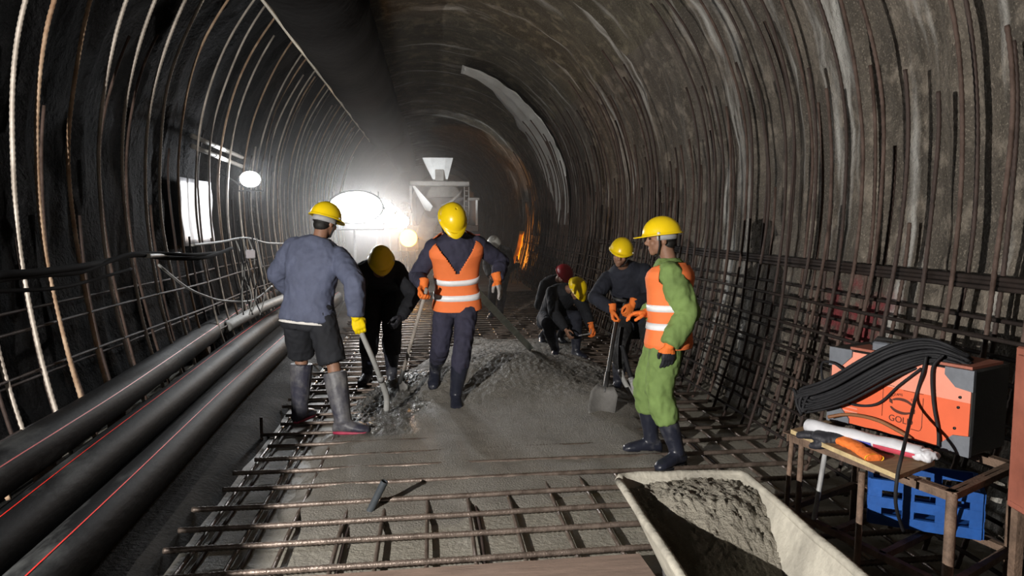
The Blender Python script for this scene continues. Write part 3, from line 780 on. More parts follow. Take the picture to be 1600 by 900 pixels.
        if parts:
            hb = [[H(.0875 * math.cos(t), -.010 + .106 * math.sin(t), z) for t in ths] for z in (-.012, .030)]
            hb2 = [[H(.0845 * math.cos(t), -.010 + .103 * math.sin(t), z) for t in ths] for z in (.030, -.012)]
            g = G(); g.loft(hb + hb2, False); g.f += [(3 * seg + k, 3 * seg + (k + 1) % seg, (k + 1) % seg, k) for k in range(seg)]
            # open at the face: keep the back and sides
            g.f = [f for f in g.f if sum((HM.transposed() @ (g.v[i] - head)).y for i in f) / 4 < .03 * S]
            g.build('headband', M['band_grey'], he)
            if chin:
                for sx in (-1, 1):
                    g = G(); g.tube([H(sx * .088, .02, .03), H(sx * .074, .022, -.05), H(sx * .05, .035, -.105), H(0, .05, -.124)], .006 * S, 6); g.build('chin_strap', M['strap_black'], he)
                    G().ball(H(sx * .112, .025, .036), V((.006, .012, .012)) * S, HM, 8, 6).build('strap_rivet', M['white_paint'], he)
    return dict(root=root, wri=wri, hdir=hdir, pal=pal, elb=elb, kne=kne, ank=ank, shp=shp, S=S, head=head)
def grip(pd, i):
    d = pd['hdir'][i]; pn = pd['pal'][i]; pn = (pn - d * pn.dot(d)).normalized()
    return pd['wri'][i] + (d * .082 + pn * .034) * pd['S']
def gr(x, y, lift=.1):      # ankle height over a ground pixel
    p = PZ(x, y, .12); return p
Z3 = V((0, 0, 1))

# worker in blue-grey jacket, seen from behind
S1 = 1.04
aR = V((-.72, 5.90, .12 + .09 * S1)); aL = V((-1.13, 6.30, .13 + .09 * S1))
p1 = person('worker seen from behind in blue-grey jacket, black shorts and rubber boots, with a yellow glove',
    PY(481, 486, 6.1), (.32, .95, 0), PY(499, 374, 6.12), PY(509, 346, 6.16), (.55, .8, -.25), (aL, aR), (V((.35, .94, 0)), V((.86, -.10, 0))),
    (PY(462, 462, 6.42), PY(556, 495, 5.92)), (None, V((.10, .05, -.35))), S1, hu=(.12, 0, 1), sh=(.98, -.2, 0), hips_r=(.97, -.24, 0),
    ep=(V((-1, -.1, -.2)), V((.4, -.6, .1))), kp=(V((.1, 1, 0)), V((.5, .8, 0))),
    jacket='blue_grey_cloth', trousers='black_cloth', boots='boot_muddy', gloves=('glove_yellow', 'glove_yellow'), shorts=True, hem=-.12, bootcol=.88,
    curl=(.9, .55), pnorm=(None, V((-.2, .9, 0))), wr=.010, slim=1.12, white_hem=True, bw=1.22, slv=1.3)
# worker in orange vest walking towards the camera
S2 = 1.05
z2 = conc(.24, 6.6)
aL = PY(712, 603, 6.55); aL.z = z2 + .07; aR = PY(680, 572, 7.05); aR.z = conc(aR.x, aR.y) + .13
p2 = person('worker with bowed yellow helmet and orange vest, wading forward in wet concrete',
    PY(714, 466, 6.68), (.02, -1, 0), PY(711, 369, 6.5), PY(706, 346, 6.36), (.12, -.62, -.80), (aL, aR), (V((.05, -.95, -.25)), V((-.15, -.9, -.45))),
    (PY(777, 436, 6.45), PY(662, 446, 6.36)), (V((.12, -.1, -.5)), V((-.02, -.25, -.5))), S2, hu=(.18, -.55, .8), sh=(-1, -.08, 0),
    ep=(V((.75, 1, 0)), V((-.35, 1, 0))), kp=(V((.02, -1, 0)), V((.05, -1, .1))),
    jacket='navy_cloth', trousers='navy_cloth', boots='boot_navy', gloves=(('glove_orange', 'glove_grey'), 'glove_orange'), vest=True, bootcol=.6, hem=-.13,
    curl=(.25, 1.0), pnorm=(V((-.7, .3, 0)), V((.3, -.6, .1))), red_sole=False, wr=.010)
# green worker in profile
S6 = 1.0
f6 = V((-.95, .30, 0)); r6 = f6.cross(Z3)
aL = V((1.69, 4.86, .12 + .09)); aR = V((1.60, 5.18, .12 + .09))
p6 = person('worker in green clothes, orange vest and yellow helmet standing in profile beside the wheelbarrow',
    PY(1045, 514, 5.04), f6, PY(1046, 409, 5.06), PY(1033, 372, 5.07), (-.97, .20, -.10), (aL, aR), (V((-.75, -.45, 0)), V((-1, .1, 0))),
    (PY(1046, 540, 4.82), PY(1010, 489, 5.22)), (V((-.08, 0, -1)), V((-1, 0, -.06))), S6, 
    ep=(V((.8, .1, -.1)), V((.5, .5, -.8))), kp=(f6, f6),
    jacket='green_cloth', trousers='green_cloth', boots='boot_navy', gloves=(('glove_orange', 'glove_dip'), 'glove_orange'), vest=True, bootcol=.62, hem=-.24,
    curl=(.35, .5), pnorm=(V((-.2, 1, 0)), V((0, -.3, -1))), wr=.014, baggy=1.18, slim=.98, red_sole=False, slv=1.42)
# navy worker bending over a shovel
S5 = 1.0
aR = PY(966, 600, 7.25); aR.z = .2; aL = PY(1004, 600, 7.3); aL.z = .2
p5 = person('worker in dark navy with yellow helmet bending over a shovel behind the green worker',
    PY(990, 500, 7.35), (-.2, -.98, 0), PY(974, 417, 7.05), PY(970, 396, 6.92), (-.30, -.9, -.22), (aL, aR), (V((.2, -.9, 0)), V((-.4, -.9, 0))),
    (PY(988, 476, 6.75), PY(957, 484, 6.78)), (V((-.35, -.3, -.6)), V((.03, -.2, -.6))), S5, hu=(.05, -.5, .85), sh=(-.98, .1, 0),
    ep=(V((1, .5, 0)), V((-1, .5, 0))), kp=(V((.2, -1, 0)), V((-.3, -1, 0))),
    jacket='dark_navy_cloth', trousers='dusty_black_cloth', boots='boot_navy', gloves=('glove_orange', 'glove_orange'), hem=-.1, curl=(1.0, 1.0), pnorm=(V((-.3, .6, 0)), V((.8, -.4, 0))))
# crouching worker
aL = PY(900, 549, 9.1); aL.z = .2; aR = PY(868, 548, 9.15); aR.z = .2
p4 = person('worker in black crouching at the foot of the bar mat, yellow helmet bowed, reaching down',
    PY(862, 496, 9.45), (.35, -.93, 0), PY(887, 452, 9.12), PY(901, 452, 8.96), (.25, -.55, -.78), (aL, aR), (V((.4, -.9, 0)), V((-.2, -.95, 0))),
    (PY(924, 511, 8.85), PY(884, 515, 8.85)), (V((.1, -.2, -.6)), V((.2, -.3, -.5))), 1.0, hu=(.35, -.65, .6), sh=(-.9, -.35, .1),
    ep=(V((.9, .3, .2)), V((-.9, -.3, .2))), kp=(V((.35, -.9, .6)), V((-.35, -.9, .7))),
    jacket='black_cloth', trousers='dark_navy_cloth', boots='boot_navy', gloves=('glove_orange', None), hem=-.12, curl=(.9, .6))
# dark worker bent over behind the jacketed man
aL = PY(612, 588, 7.8); aL.z = .21; aR = PY(574, 586, 7.9); aR.z = .21
p3 = person('worker in black bent forward against the floodlights behind the blue-grey jacket',
    PY(598, 452, 8.05), (.05, -1, 0), PY(592, 425, 7.62), PY(596, 410, 7.44), (.10, -.75, -.65), (aL, aR), (V((.15, -1, 0)), V((-.2, -1, 0))),
    (PY(626, 496, 7.35), PY(560, 505, 7.3)), (None, None), 1.1, hu=(0, -.6, .8), sh=(-1, .05, 0),
    ep=(V((1, .3, .1)), V((-1, .3, .1))), jacket='black_cloth', trousers='black_cloth', boots='boot_navy', gloves=('glove_dip', 'glove_dip'), hem=-.16, slim=1.25, baggy=1.2, red_sole=False)
# two more, further back
aL = PY(874, 548, 10.2); aL.z = .2; aR = PY(846, 548, 10.25); aR.z = .2
p8 = person('dark-clad worker with red helmet stooping behind the crouching man in black',
    PY(858, 470, 10.4), (.5, -.86, 0), PY(872, 438, 10.1), PY(881, 430, 9.98), (.35, -.6, -.7), (aL, aR), (V((.3, -.9, 0)), V((0, -1, 0))),
    (PY(886, 490, 9.9), PY(866, 492, 9.9)), (None, None), 1.0, hu=(.3, -.6, .7), sh=(-.85, -.5, 0),
    jacket='black_cloth', trousers='black_cloth', boots='boot_navy', gloves=(None, None), helmet='helmet_red', parts=False)
aL = PY(782, 478, 13.0); aL.z = .2; aR = PY(768, 478, 13.05); aR.z = .2
p7 = person('distant stooping worker in dark clothes and white helmet half hidden behind the walking man',
    PY(783, 417, 13.2), (-.3, -.95, 0), PY(776, 389, 12.9), PY(771, 382, 12.75), (-.3, -.7, -.6), (aL, aR), (V((-.1, -1, 0)), V((-.3, -1, 0))),
    (PY(785, 432, 12.7), PY(766, 432, 12.7)), (None, None), 1.0, hu=(-.1, -.6, .8), sh=(-.95, .3, 0),
    jacket='dusty_black_cloth', trousers='black_cloth', boots='boot_navy', gloves=(None, None), helmet='helmet_white', parts=False)

# ---------------------------------------------------------------- tools
def shovel(label, top, tip, blade_len, blade_w, face, dgrip=False, mt='shaft_wood', bm='blade_steel', r=.016):
    top = V(top); tip = V(tip); d = (tip - top).normalized(); face = V(face); face = (face - d * face.dot(d)).normalized(); s_ = d.cross(face)
    root = thing('shovel', tip, label, 'shovel')
    neck = tip - d * blade_len
    G().tube([top, neck - d * .1, neck + d * .02], [r, r, r * .9], 10).build('shaft', M[mt], root)
    g = G(); g.tube([neck - d * .16, neck + d * .01, neck + d * .05], [r * 1.25, r * 1.2, r * .8], 10); g.build('socket', M['steel_dark'], root)
    g = G(); rows = []
    for k in range(9):
        t = k / 8; wd = blade_w / 2 * (.62 + .38 * min(1, t * 4)) * (1 - .12 * max(0, t - .8) * 5)
        rows.append([neck + d * (blade_len * t) + s_ * (wd * q) + face * (.035 * (abs(q) ** 2) + .02 * (1 - t) - .012 * math.sin(t * PI)) for q in [-1 + i / 5 for i in range(11)]])
    for row in rows: g.v += row
    n = 11; g.f = [(j * n + i, j * n + i + 1, (j + 1) * n + i + 1, (j + 1) * n + i) for j in range(8) for i in range(10)]
    me = bpy.data.meshes.new('bl'); me.from_pydata([tuple(p) for p in g.v], [], g.f); o = bpy.data.objects.new('bl', me); COL.objects.link(o)
    md = o.modifiers.new('s', 'SOLIDIFY'); md.thickness = .004; md.offset = 0
    out = bpy.data.meshes.new_from_object(o.evaluated_get(bpy.context.evaluated_depsgraph_get())); bpy.data.objects.remove(o)
    link('blade', out, M[bm], root)
    if dgrip:
        g = G(); g.tube([top + d * .02, top - d * .03 - s_ * .05, top - d * .11 - s_ * .055], r * .8, 8); g.tube([top + d * .02, top - d * .03 + s_ * .05, top - d * .11 + s_ * .055], r * .8, 8); g.tube([top - d * .11 - s_ * .062, top - d * .11 + s_ * .062], r, 8)
        g.build('grip_handle', M[mt], root)
    return root
gp = grip(p2, 1); tip = PZ(619, 618, .12); d = (tip - gp).normalized()
shovel('muddy shovel held in the bowed worker\'s hand, blade dug into the concrete edge', gp - d * .06, tip + d * .03, .27, .23, (1, .15, .3), False)
gp = grip(p5, 1); tip = PZ(938, 652, .14); d = (tip - gp).normalized()
shovel('square-bladed shovel with dark shaft standing before the worker in navy', gp - d * .10, tip, .29, .235, (-.12, -.8, .6), True, 'steel_dark', 'blade_steel', .019)
def hose(label, pts, r, mt, headmt, hl=.32, name='vibrator_hose'):
    root = thing(name, V(pts[-1]), label, 'concrete vibrator'); P_ = bez(pts, 10)
    acc = 0; k = len(P_) - 1
    while k > 0 and acc < hl: acc += (P_[k] - P_[k - 1]).length; k -= 1
    G().tube(P_[:k + 1], r, 12).build('hose', M[mt], root)
    G().tube(P_[k:] , [r * 1.18] * (len(P_) - k - 1) + [r * .6], 14).build('poker_head', M[headmt], root)
    G().tube([P_[k] - (P_[k + 1] - P_[k]).normalized() * .03, P_[k + 1]], r * 1.3, 14).build('ferrule', M['steel_grey'], root)
    return root
gp = grip(p1, 1)
hose('grey concrete vibrator hose hanging from the yellow-gloved hand into wet concrete', [gp + V((-.06, .05, .16)), gp, PY(583, 562, 6.05), PY(597, 598, 6.2), PY(604, 620, 6.27), PY(604, 642, 6.3)], .022, 'hose_grey', 'hose_grey')
hose('dark vibrator hose with pale tip curving down beside the square shovel', [PY(972, 512, 6.85), PY(968, 545, 6.75), PY(970, 580, 6.65), PY(979, 602, 6.55), PY(992, 618, 6.5)], .02, 'rubber', 'hose_grey', .25)
hose('grey-tipped vibrator hose hanging in front of the green trousers', [PY(972, 540, 6.3), PY(983, 580, 6.2), PY(992, 610, 6.1), PY(1001, 640, 6.0), PY(1006, 662, 5.9)], .02, 'rubber', 'hose_grey', .4)
a = PY(744, 455, 7.15); b = PZ(830, 541, .2); b.z = conc(b.x, b.y) + .02
g = G(); g.beam(a, b, .075, .022, (-.45, -.8, .5)); tag(g.build('straightedge', M['slat'], None, False), 'long pale lath slanting down to the concrete behind the walking worker', 'lath')
gl = grip(p4, 0)
t = thing('tying_pliers', gl, 'small steel tying pliers in the crouching worker\'s orange-gloved hand', 'pliers')
G().tube([gl + V((.01, .02, .06)), gl, gl + V((-.10, .02, -.02))], [.008, .009, .006], 8).build('handle', M['steel_grey'], t)
G().tube([gl + V((-.10, .02, -.02)), gl + V((-.15, .02, -.03))], [.014, .006], 8).build('jaw', M['steel_grey'], t)
# ---------------------------------------------------------------- wheelbarrow with wet mix
wb = thing('wheelbarrow', (1.2, 2.7, 0), 'cement-caked wheelbarrow in front of the green-clad worker, half full of wet mix', 'wheelbarrow')
RZ = .60
c_fl, c_fr = PZ(962, 744, RZ), PZ(1160, 739, RZ); c_nl, c_nr = PZ(1068, 905, RZ), PZ(1352, 905, RZ)
dl = (c_nl - c_fl); dr = (c_nr - c_fr)
rim = [c_fl, c_fr, c_fr + dr * 1.35, c_fl + dl * 1.35]
ctr = sum(rim, V()) / 4
def ins(p, k, z): q = ctr + (p - ctr) * k; return V((q.x, q.y, z))
BZ = .27
basep = [ins(p, .60, BZ) for p in rim]; basep[0] = ins(rim[0], .52, BZ) ; basep[1] = ins(rim[1], .52, BZ)
def loop(cs, per=8):
    out = []
    for i in range(4):
        a, b = cs[i], cs[(i + 1) % 4]; pv, nx = cs[i - 1], cs[(i + 2) % 4]
        rr_ = .07
        out += [a + (pv - a).normalized() * rr_ * .9, a + ((pv - a).normalized() + (b - a).normalized()) * rr_ * .22, a + (b - a).normalized() * rr_ * .9]
        for k in range(1, per): 
            t = k / per; q = a.lerp(b, t)
            if (q - a).length > .1 and (q - b).length > .1: out.append(q)
            else: out.append(a + (b - a).normalized() * (.1 if t < .5 else (b - a).length - .1))
    return out
def mixl(a, b, k): return [p.lerp(q, k) for p, q in zip(a, b)]
lo = loop(basep); hi = loop(rim)
g = G()
outer = [mixl(lo, hi, k / 7) for k in range(8)]
inner = [[p.lerp(ctr, .022) + V((0, 0, .004)) for p in r_] for r_ in reversed(outer)]
g.loft(outer + inner, True)
for i, p in enumerate(g.v): g.v[i] = p + V((noise.noise(p * 14), noise.noise(p * 14 + V((5, 0, 0))), noise.noise(p * 12 + V((0, 7, 0))))) * .006
g.build('tray', M['barrow'], wb, 'auto')
g = G(); hp_ = hi + [hi[0]]; g.tube([p + V((noise.noise(p * 9), noise.noise(p * 9 + V((3, 0, 0))), noise.noise(p * 11))) * .006 for p in hp_], .019, 10)
g.build('rim', M['barrow'], wb)
ydir = (dl + dr).normalized() * -1; ydir.z = 0; ydir.normalize(); xdir = ydir.cross(Z3)
fw = (c_fl + c_fr) / 2 + ydir * .10; 
g = G(); wc = V((fw.x, fw.y, .19)) - ydir * .08
def wring(r, o): return [wc + xdir * o + (ydir * math.cos(2 * PI * k / 28) + Z3 * math.sin(2 * PI * k / 28)) * r for k in range(28)]
tyre = thing  # noqa
wheel = G().loft([wring(.12, -.03), wring(.165, -.042), wring(.188, -.028), wring(.19, 0), wring(.188, .028), wring(.165, .042), wring(.12, .03), wring(.12, -.03)], False).build('wheel', M['rubber'], wb)
G().loft([wring(.03, -.04), wring(.05, -.02), wring(.122, -.022), wring(.122, .022), wring(.05, .02), wring(.03, .04)]).build('hub', M['steel_dark'], wheel, 'auto')
for sx in (-1, 1):
    a = wc + xdir * (.06 * sx); b = V((ctr.x, ctr.y, .26)) + xdir * (.17 * sx) - ydir * .25; c = V((ctr.x, ctr.y, .52)) + xdir * (.30 * sx) - ydir * .95
    G().tube(bez([a, wc.lerp(b, .4) + xdir * (.08 * sx), b, c], 5), .016, 10).build('handle', M['steel_dark'], wb)
    G().tube(bez([b + ydir * .02, b - Z3 * .13 + xdir * .03 * sx, V((b.x, b.y, .02)) + xdir * .04 * sx, V((b.x, b.y, .02)) - ydir * .12 + xdir * .04 * sx], 4), .014, 8).build('leg', M['steel_dark'], wb)
# the mix inside: heap towards the far end
def mixh(u, v):           # u across 0..1, v 0 far .. 1 near
    z = .39 + .18 * (1 - sm(.12, .5, v)) - .05 * sm(.5, 1, v) + .05 * math.exp(-((u - .62) / .3) ** 2 - ((v - .15) / .18) ** 2) - .10 * (1 - sm(0, .35, u)) * sm(.0, .3, v)
    return z
g = G(); nu, nv = 70, 100
for j in range(nv + 1):
    for i in range(nu + 1):
        u, v = i / nu, j / nv; z = min(mixh(u, v), RZ - .012); k = (z - BZ) / (RZ - BZ)
        cs = [basep[q].lerp(rim[q], k) for q in range(4)]
        cs = [c + (V((ctr.x, ctr.y, c.z)) - c) * .03 for c in cs]
        p = cs[0].lerp(cs[1], u).lerp(cs[3].lerp(cs[2], u), v)
        lump = 1 - sm(.25, .6, v) + .25
        p.z += noise.fractal(p * 16, 1, 2, 4) * .010 * lump + (abs(noise.noise(p * 42)) - .2) * .022 * lump + noise.noise(p * 70) * .004
        p.z = min(p.z, RZ + .02); g.v.append(p)
n = nu + 1; g.f = [(j * n + i, j * n + i + 1, (j + 1) * n + i + 1, (j + 1) * n + i) for j in range(nv) for i in range(nu)]
tag(g.build('wet_mix', M['barrow_mix'], None, True, False), 'lumpy wet concrete mix heaped in the wheelbarrow tray', 'concrete mix', None, 'stuff')

# plank in front
a, b = PZ(470, 902, .155), PZ(1000, 866, .155); t_ = (b - a).normalized(); s_ = V((t_.y, -t_.x, 0))
g = G(); mid = (a + b) / 2 + s_ * .13; rot = Matrix((t_, -s_, Z3)).transposed(); g.box(V((mid.x, mid.y, .148)), ((b - a).length, .26, .03), rot, .006)
tag(g.build('plank', M['plank'], None, 'auto'), 'dusty reddish plank lying on the floor mesh next to the wheelbarrow', 'plank')

# ---------------------------------------------------------------- welding bench
bn = thing('metal_stand', (2.2, 3.2, 0), 'rusty angle-iron stand carrying the orange welding machine', 'stand')
F1, F2, F3, F4 = V((1.80, 3.50, .735)), PZ(1488, 768, .735), V((2.56, 2.93, .735)), V((2.36, 3.80, .735))
for a, b in ((F1, F2), (F2, F3), (F3, F4), (F4, F1)):
    t = (b - a).normalized(); nrm = Z3.cross(t)
    g = G(); g.beam(a - t * .015, b + t * .015, .045, .005); g.beam(a - nrm * .0 - Z3 * .02 - t * .01, b - Z3 * .02 + t * .01, .005, .045); g.build('frame_rail', M['angle_rust'], bn, False)
def leg(a, b, r, m_='angle_rust'): G().tube([a, b], r, 10).build('leg', M[m_], bn)
leg(F2, V((F2.x - .02, F2.y - .02, 0)), .021)
leg(F1 + V((.01, -.02, 0)), V((1.76, 3.46, 0)), .0125)
leg(F1 + V((.03, -.08, 0)), V((1.80, 3.40, 0)), .0145)
leg(F1 + V((.08, -.22, 0)), V((1.83, 3.36, 0)), .012, 'steel_grey')
leg(PZ(1347, 738, .73), V((PZ(1347, 738, .73).x - .01, PZ(1347, 738, .73).y, 0)), .014)
leg(F3, V((2.58, 2.95, 0)), .018); leg(F4, V((2.36, 3.82, 0)), .018)
for a, b in ((F1, F4), (F2, F3), (F1.lerp(F2, .35), F4.lerp(F3, .35)), (F1.lerp(F2, .65), F4.lerp(F3, .65)), (F1, F2), (F4, F3)):
    G().beam(V((a.x, a.y, .335)), V((b.x, b.y, .335)), .03, .03).build('lower_rail', M['angle_rust'], bn, False)
# board on the stand
A_, B_ = PZ(1236, 674, .75), PZ(1404, 746, .75); C_ = B_ + V((.27, .15, 0)); D_ = A_ + V((.27, .15, 0))
g = G(); g.loft([[p + V((0, 0, z)) for p in (A_, B_, C_, D_)] for z in (-.010, .010)])
bd = thing('board', (A_ + C_) / 2, 'worn brown plywood board under the white roll on the metal stand', 'board')
g.build('board_panel', M['wood'], bd, False)
g = G(); g.beam(A_ + V((0, 0, .0)), B_, .004, .021); g.build('raw_edge', mat('pale_board_edge', (0.42, 0.32, 0.17), .7, .3, 20, .2), bd, False)

# ---------------------------------------------------------------- welding machine
wr_ = PZ(1525, 577, 1.165); wl_ = PZ(1299, 541, 1.165)
ex = (wr_ - wl_); ex.z = 0; Wd = ex.length; ex.normalize(); ey = Z3.cross(ex)          # ey points away from the camera
ex = (ex + V((0, 0, -.012))).normalized(); ez = ex.cross(ey)
Ht, Dp = .388, .30
o0 = wl_ - ez * Ht
WP = lambda x, z, y=0.0: o0 + ex * x + ez * z + ey * y
RW = Matrix((ex, ey, ez)).transposed()
wm = thing('welding_machine', WP(Wd / 2, 0, Dp / 2), 'orange welding machine with grey corners under a coil of black cable', 'welding machine')
G().box(WP(Wd / 2, Ht / 2, Dp / 2 + .004), (Wd, Dp, Ht), RW, .008).build('casing', M['black_plastic'], wm, 'auto')
zs = Ht * .62
def panel(name, poly, mt, y0=-.003, th=.008, parent=wm):
    return G().prism([WP(x, z, y0) for x, z in poly], ey * th).build(name, mt, parent, False)
panel('side_panel', [(.012, .012), (Wd - .012, .012), (Wd - .012, zs), (.012, zs)], M['orange_paint'])
up_ = panel('upper_panel', [(.012, zs), (Wd - .012, zs), (Wd - .012, Ht - .010), (.012, Ht - .010)], M['salmon_paint'])
for x, z, sx, sz in ((0, 0, 1, 1), (Wd, 0, -1, 1), (0, Ht, 1, -1), (Wd, Ht, -1, -1)):
    panel('corner_guard', [(x, z), (x + sx * .125, z), (x + sx * .125, z + sz * .035), (x + sx * .075, z + sz * .085), (x, z + sz * .095)], M['grey_plastic'], -.012, .02)
for x, z in ((.075, Ht * .70), (Wd - .06, Ht * .55), (Wd - .07, Ht * .30), (Wd * .42, Ht * .9), (Wd - .055, zs + .02)):
    g = G(); c = WP(x, z, -.004); g.tube([c, c - ey * .005], .0065, 10); g.build('screw', M['black_plastic'], wm)
for k in range(7): panel('vent_slot', [(.06, .07 + k * .020), (.165, .07 + k * .020), (.165, .077 + k * .020), (.06, .077 + k * .020)], M['salmon_paint'], -.0045, .003)
# printed mark: rounded frame, ring emblem and lettering
lx0, lx1, lz0, lz1 = .295, .490, .062, .250
def stroke(pts, wdt, name='printed_line'):
    g = G(); g.tube([WP(x, z, -.0042) for x, z in pts], [(wdt, .0012)] * len(pts), 8, True, ez); return g.build(name, M['print'], wm)
q = .012
stroke([(lx0, lz1 - .002), (lx0, lz0 + .03)], .0015); stroke([(lx0, lz1), (lx0 + .055, lz1 - .002)], .0012); stroke([(lx0 + .1, lz1 - .012), (lx1, lz1 - .012)], .0012)
stroke([(lx1, lz1 - .03), (lx1, lz0 + .02), (lx1 - q * .4, lz0 + .006), (lx1 - q, lz0), (lx1 - .05, lz0)], .0015)
cx_, cz_ = (lx0 + lx1) / 2 - .003, (lz0 + lz1) / 2 + .004
def arc(a0, a1, r0, r1, rx=1.25, rz=.82, n=18):
    out = []; inn = []
    for k in range(n + 1):
        t = k / n; a = math.radians(a0 + (a1 - a0) * t); th = math.sin(t * PI) * .5 + .5
        out.append((cx_ + rx * r1 * math.cos(a), cz_ + rz * r1 * math.sin(a))); inn.append((cx_ + rx * (r1 - (r1 - r0) * th) * math.cos(a), cz_ + rz * (r1 - (r1 - r0) * th) * math.sin(a)))
    g = G()
    for (a, b), (c, d) in zip(out, inn): g.v += [WP(a, b, -.0046), WP(c, d, -.0046)]
    g.f = [(2 * k, 2 * k + 1, 2 * k + 3, 2 * k + 2) for k in range(n)]
    g.build('emblem_arc', M['print'], wm, False)
arc(22, 142, .031, .048); arc(198, 322, .031, .048)
for pl in ([(cx_ - .064, cz_ + .030), (cx_ - .046, cz_ + .022), (cx_ - .044, cz_ + .002), (cx_ - .060, cz_ + .008)], [(cx_ + .044, cz_ - .004), (cx_ + .066, cz_ - .002), (cx_ + .064, cz_ - .024), (cx_ + .052, cz_ - .022), (cx_ + .046, cz_ - .012)]):
    G().prism([WP(x, z, -.0046) for x, z in pl], ey * .001).build('emblem_wing', M['print'], wm, False)
text('lettering', 'GOLD', .043, M['print'], WP(cx_, lz0 + .030, -.0044), ex * 1, ez, wm)
wm.children[-1].data.transform(Matrix.Translation(WP(cx_, lz0 + .030)) @ (RW.to_4x4() @ Matrix.Diagonal((1.35, 1, .75, 1)) @ RW.to_4x4().inverted()) @ Matrix.Translation(-WP(cx_, lz0 + .030)))
for i, ch in enumerate('GAUTAMS    OF'):
    if ch == ' ': continue
    a = math.radians(142 - i * 8.6); 
    p = WP(cx_ + .074 * math.cos(a), cz_ + .052 * math.sin(a) + .002, -.0044)
    text('lettering', ch, .017, M['print'], p, ex * math.sin(a) - ez * math.cos(a) * .7, ez * math.sin(a) + ex * math.cos(a) * .7, wm)
# lid edge, latch, handle
panel('lid_strip', [(.10, Ht - .006), (Wd - .02, Ht - .006), (Wd - .02, Ht + .012), (.10, Ht + .012)], M['red_cabinet'], .012, Dp - .03)
G().box(WP(.24, Ht + .028, .06), (.085, .05, .05), RW, .008).build('latch', M['grey_plastic'], wm, 'auto')
G().tube([WP(.12, Ht + .012, Dp * .55), WP(.15, Ht + .05, Dp * .55), WP(Wd - .15, Ht + .05, Dp * .55), WP(Wd - .10, Ht + .012, Dp * .55)], .012, 10).build('carry_handle', M['black_plastic'], wm)

# black cable coil draped over it
def coilpt(t, a, v):
    """t along 0 (low end) .. 1 (high end), a across -1..1, v height in the bundle"""
    base = bez([WP(-.10, .085, -.10), WP(.08, .17, -.085), WP(.24, .285, -.07), WP(.37, .385, -.02), WP(.50, .435, .06), WP(.64, .40, .09)], 10)
    k = max(0, min(1, t)) * (len(base) - 1); i = min(int(k), len(base) - 2); p = base[i].lerp(base[i + 1], k - i)
    return p + (ez * .8 - ex * .45) * (a * (.095 - .02 * t)) + (-ey * .6 + ez * .3) * v
pts = []; rnd = random.Random(5); NL = 15
for l in range(NL):
    lo_, hi_ = rnd.uniform(0, .10), rnd.uniform(.88, 1.0); wa = -1 + 2 * ((l * 7) % NL) / NL + rnd.uniform(-.1, .1); wb_ = wa * rnd.uniform(-.1, .9) + rnd.uniform(-.35, .35); v = rnd.uniform(-.015, .055)
    for k in range(9): t = lo_ + (hi_ - lo_) * k / 8; pts.append(coilpt(t, wa * (.75 + .25 * math.sin(PI * t)), v + .02 * math.sin(PI * t)))
    pts.append(coilpt(min(1, hi_ + .03), (wa + wb_) / 2, v - .02))
    for k in range(9): t = hi_ - (hi_ - lo_) * k / 8; pts.append(coilpt(t, wb_ * (.75 + .25 * math.sin(PI * t)), v * .4 - .01))
    pts.append(coilpt(max(0, lo_ - .04), (wa + wb_) / 2, v + .01))
G_ = G(); G_.tube(bez(pts, 3), .0078, 8)
tag(G_.build('cable_coil', M['rubber'], fix=False), 'thick coil of black cable draped over the orange welding machine', 'cable coil')
def cable(name, label, pts, r, mt, cat='cable', group=None):
    return tag(G().tube(bez(pts, 8), r, 10).build(name, M[mt], fix=False), label, cat, group)
cable('hanging_cable', 'dark cable hanging from the coil in front of the ring emblem down below the board', [WP(.50, .42, -.02), WP(.495, .35, -.03), WP(.475, .20, -.05), PY(1412, 700, 2.75), PY(1402, 745, 2.70), PY(1400, 790, 2.72), PY(1412, 830, 2.8)], .0075, 'rubber')
cable('hanging_cable', 'dark cable dropping from the coil beside the ring emblem to the machine foot', [WP(.56, .43, .0), WP(.535, .37, -.025), WP(.545, .22, -.02), WP(.575, .09, -.02), WP(.585, .02, -.03)], .0075, 'rubber')
cable('loose_cable', 'slack dark cable loop curving under the coil across the pale upper panel', [WP(.07, .155, -.03), WP(.16, .12, -.03), WP(.28, .15, -.02), WP(.38, .26, -.018), WP(.48, .36, -.02)], .0065, 'rubber')
cable('loose_cable', 'dark cable arching off the top corner of the machine beside the bars', [WP(.12, .27, -.03), WP(.05, .31, -.04), WP(-.03, .30, -.02), WP(-.05, .24, .0), WP(-.01, .19, -.03)], .0065, 'rubber')
M['brown_hose'] = mat('brown_hose', (0.20, 0.085, 0.035), .6, .2, 8, .1)
cable('brown_hose', 'brown hose lying along the bottom of the orange panel behind the white roll', [WP(.05, .035, -.07), WP(.14, .065, -.035), WP(.28, .072, -.03), WP(.40, .045, -.03), WP(.46, .022, -.03)], .009, 'brown_hose')
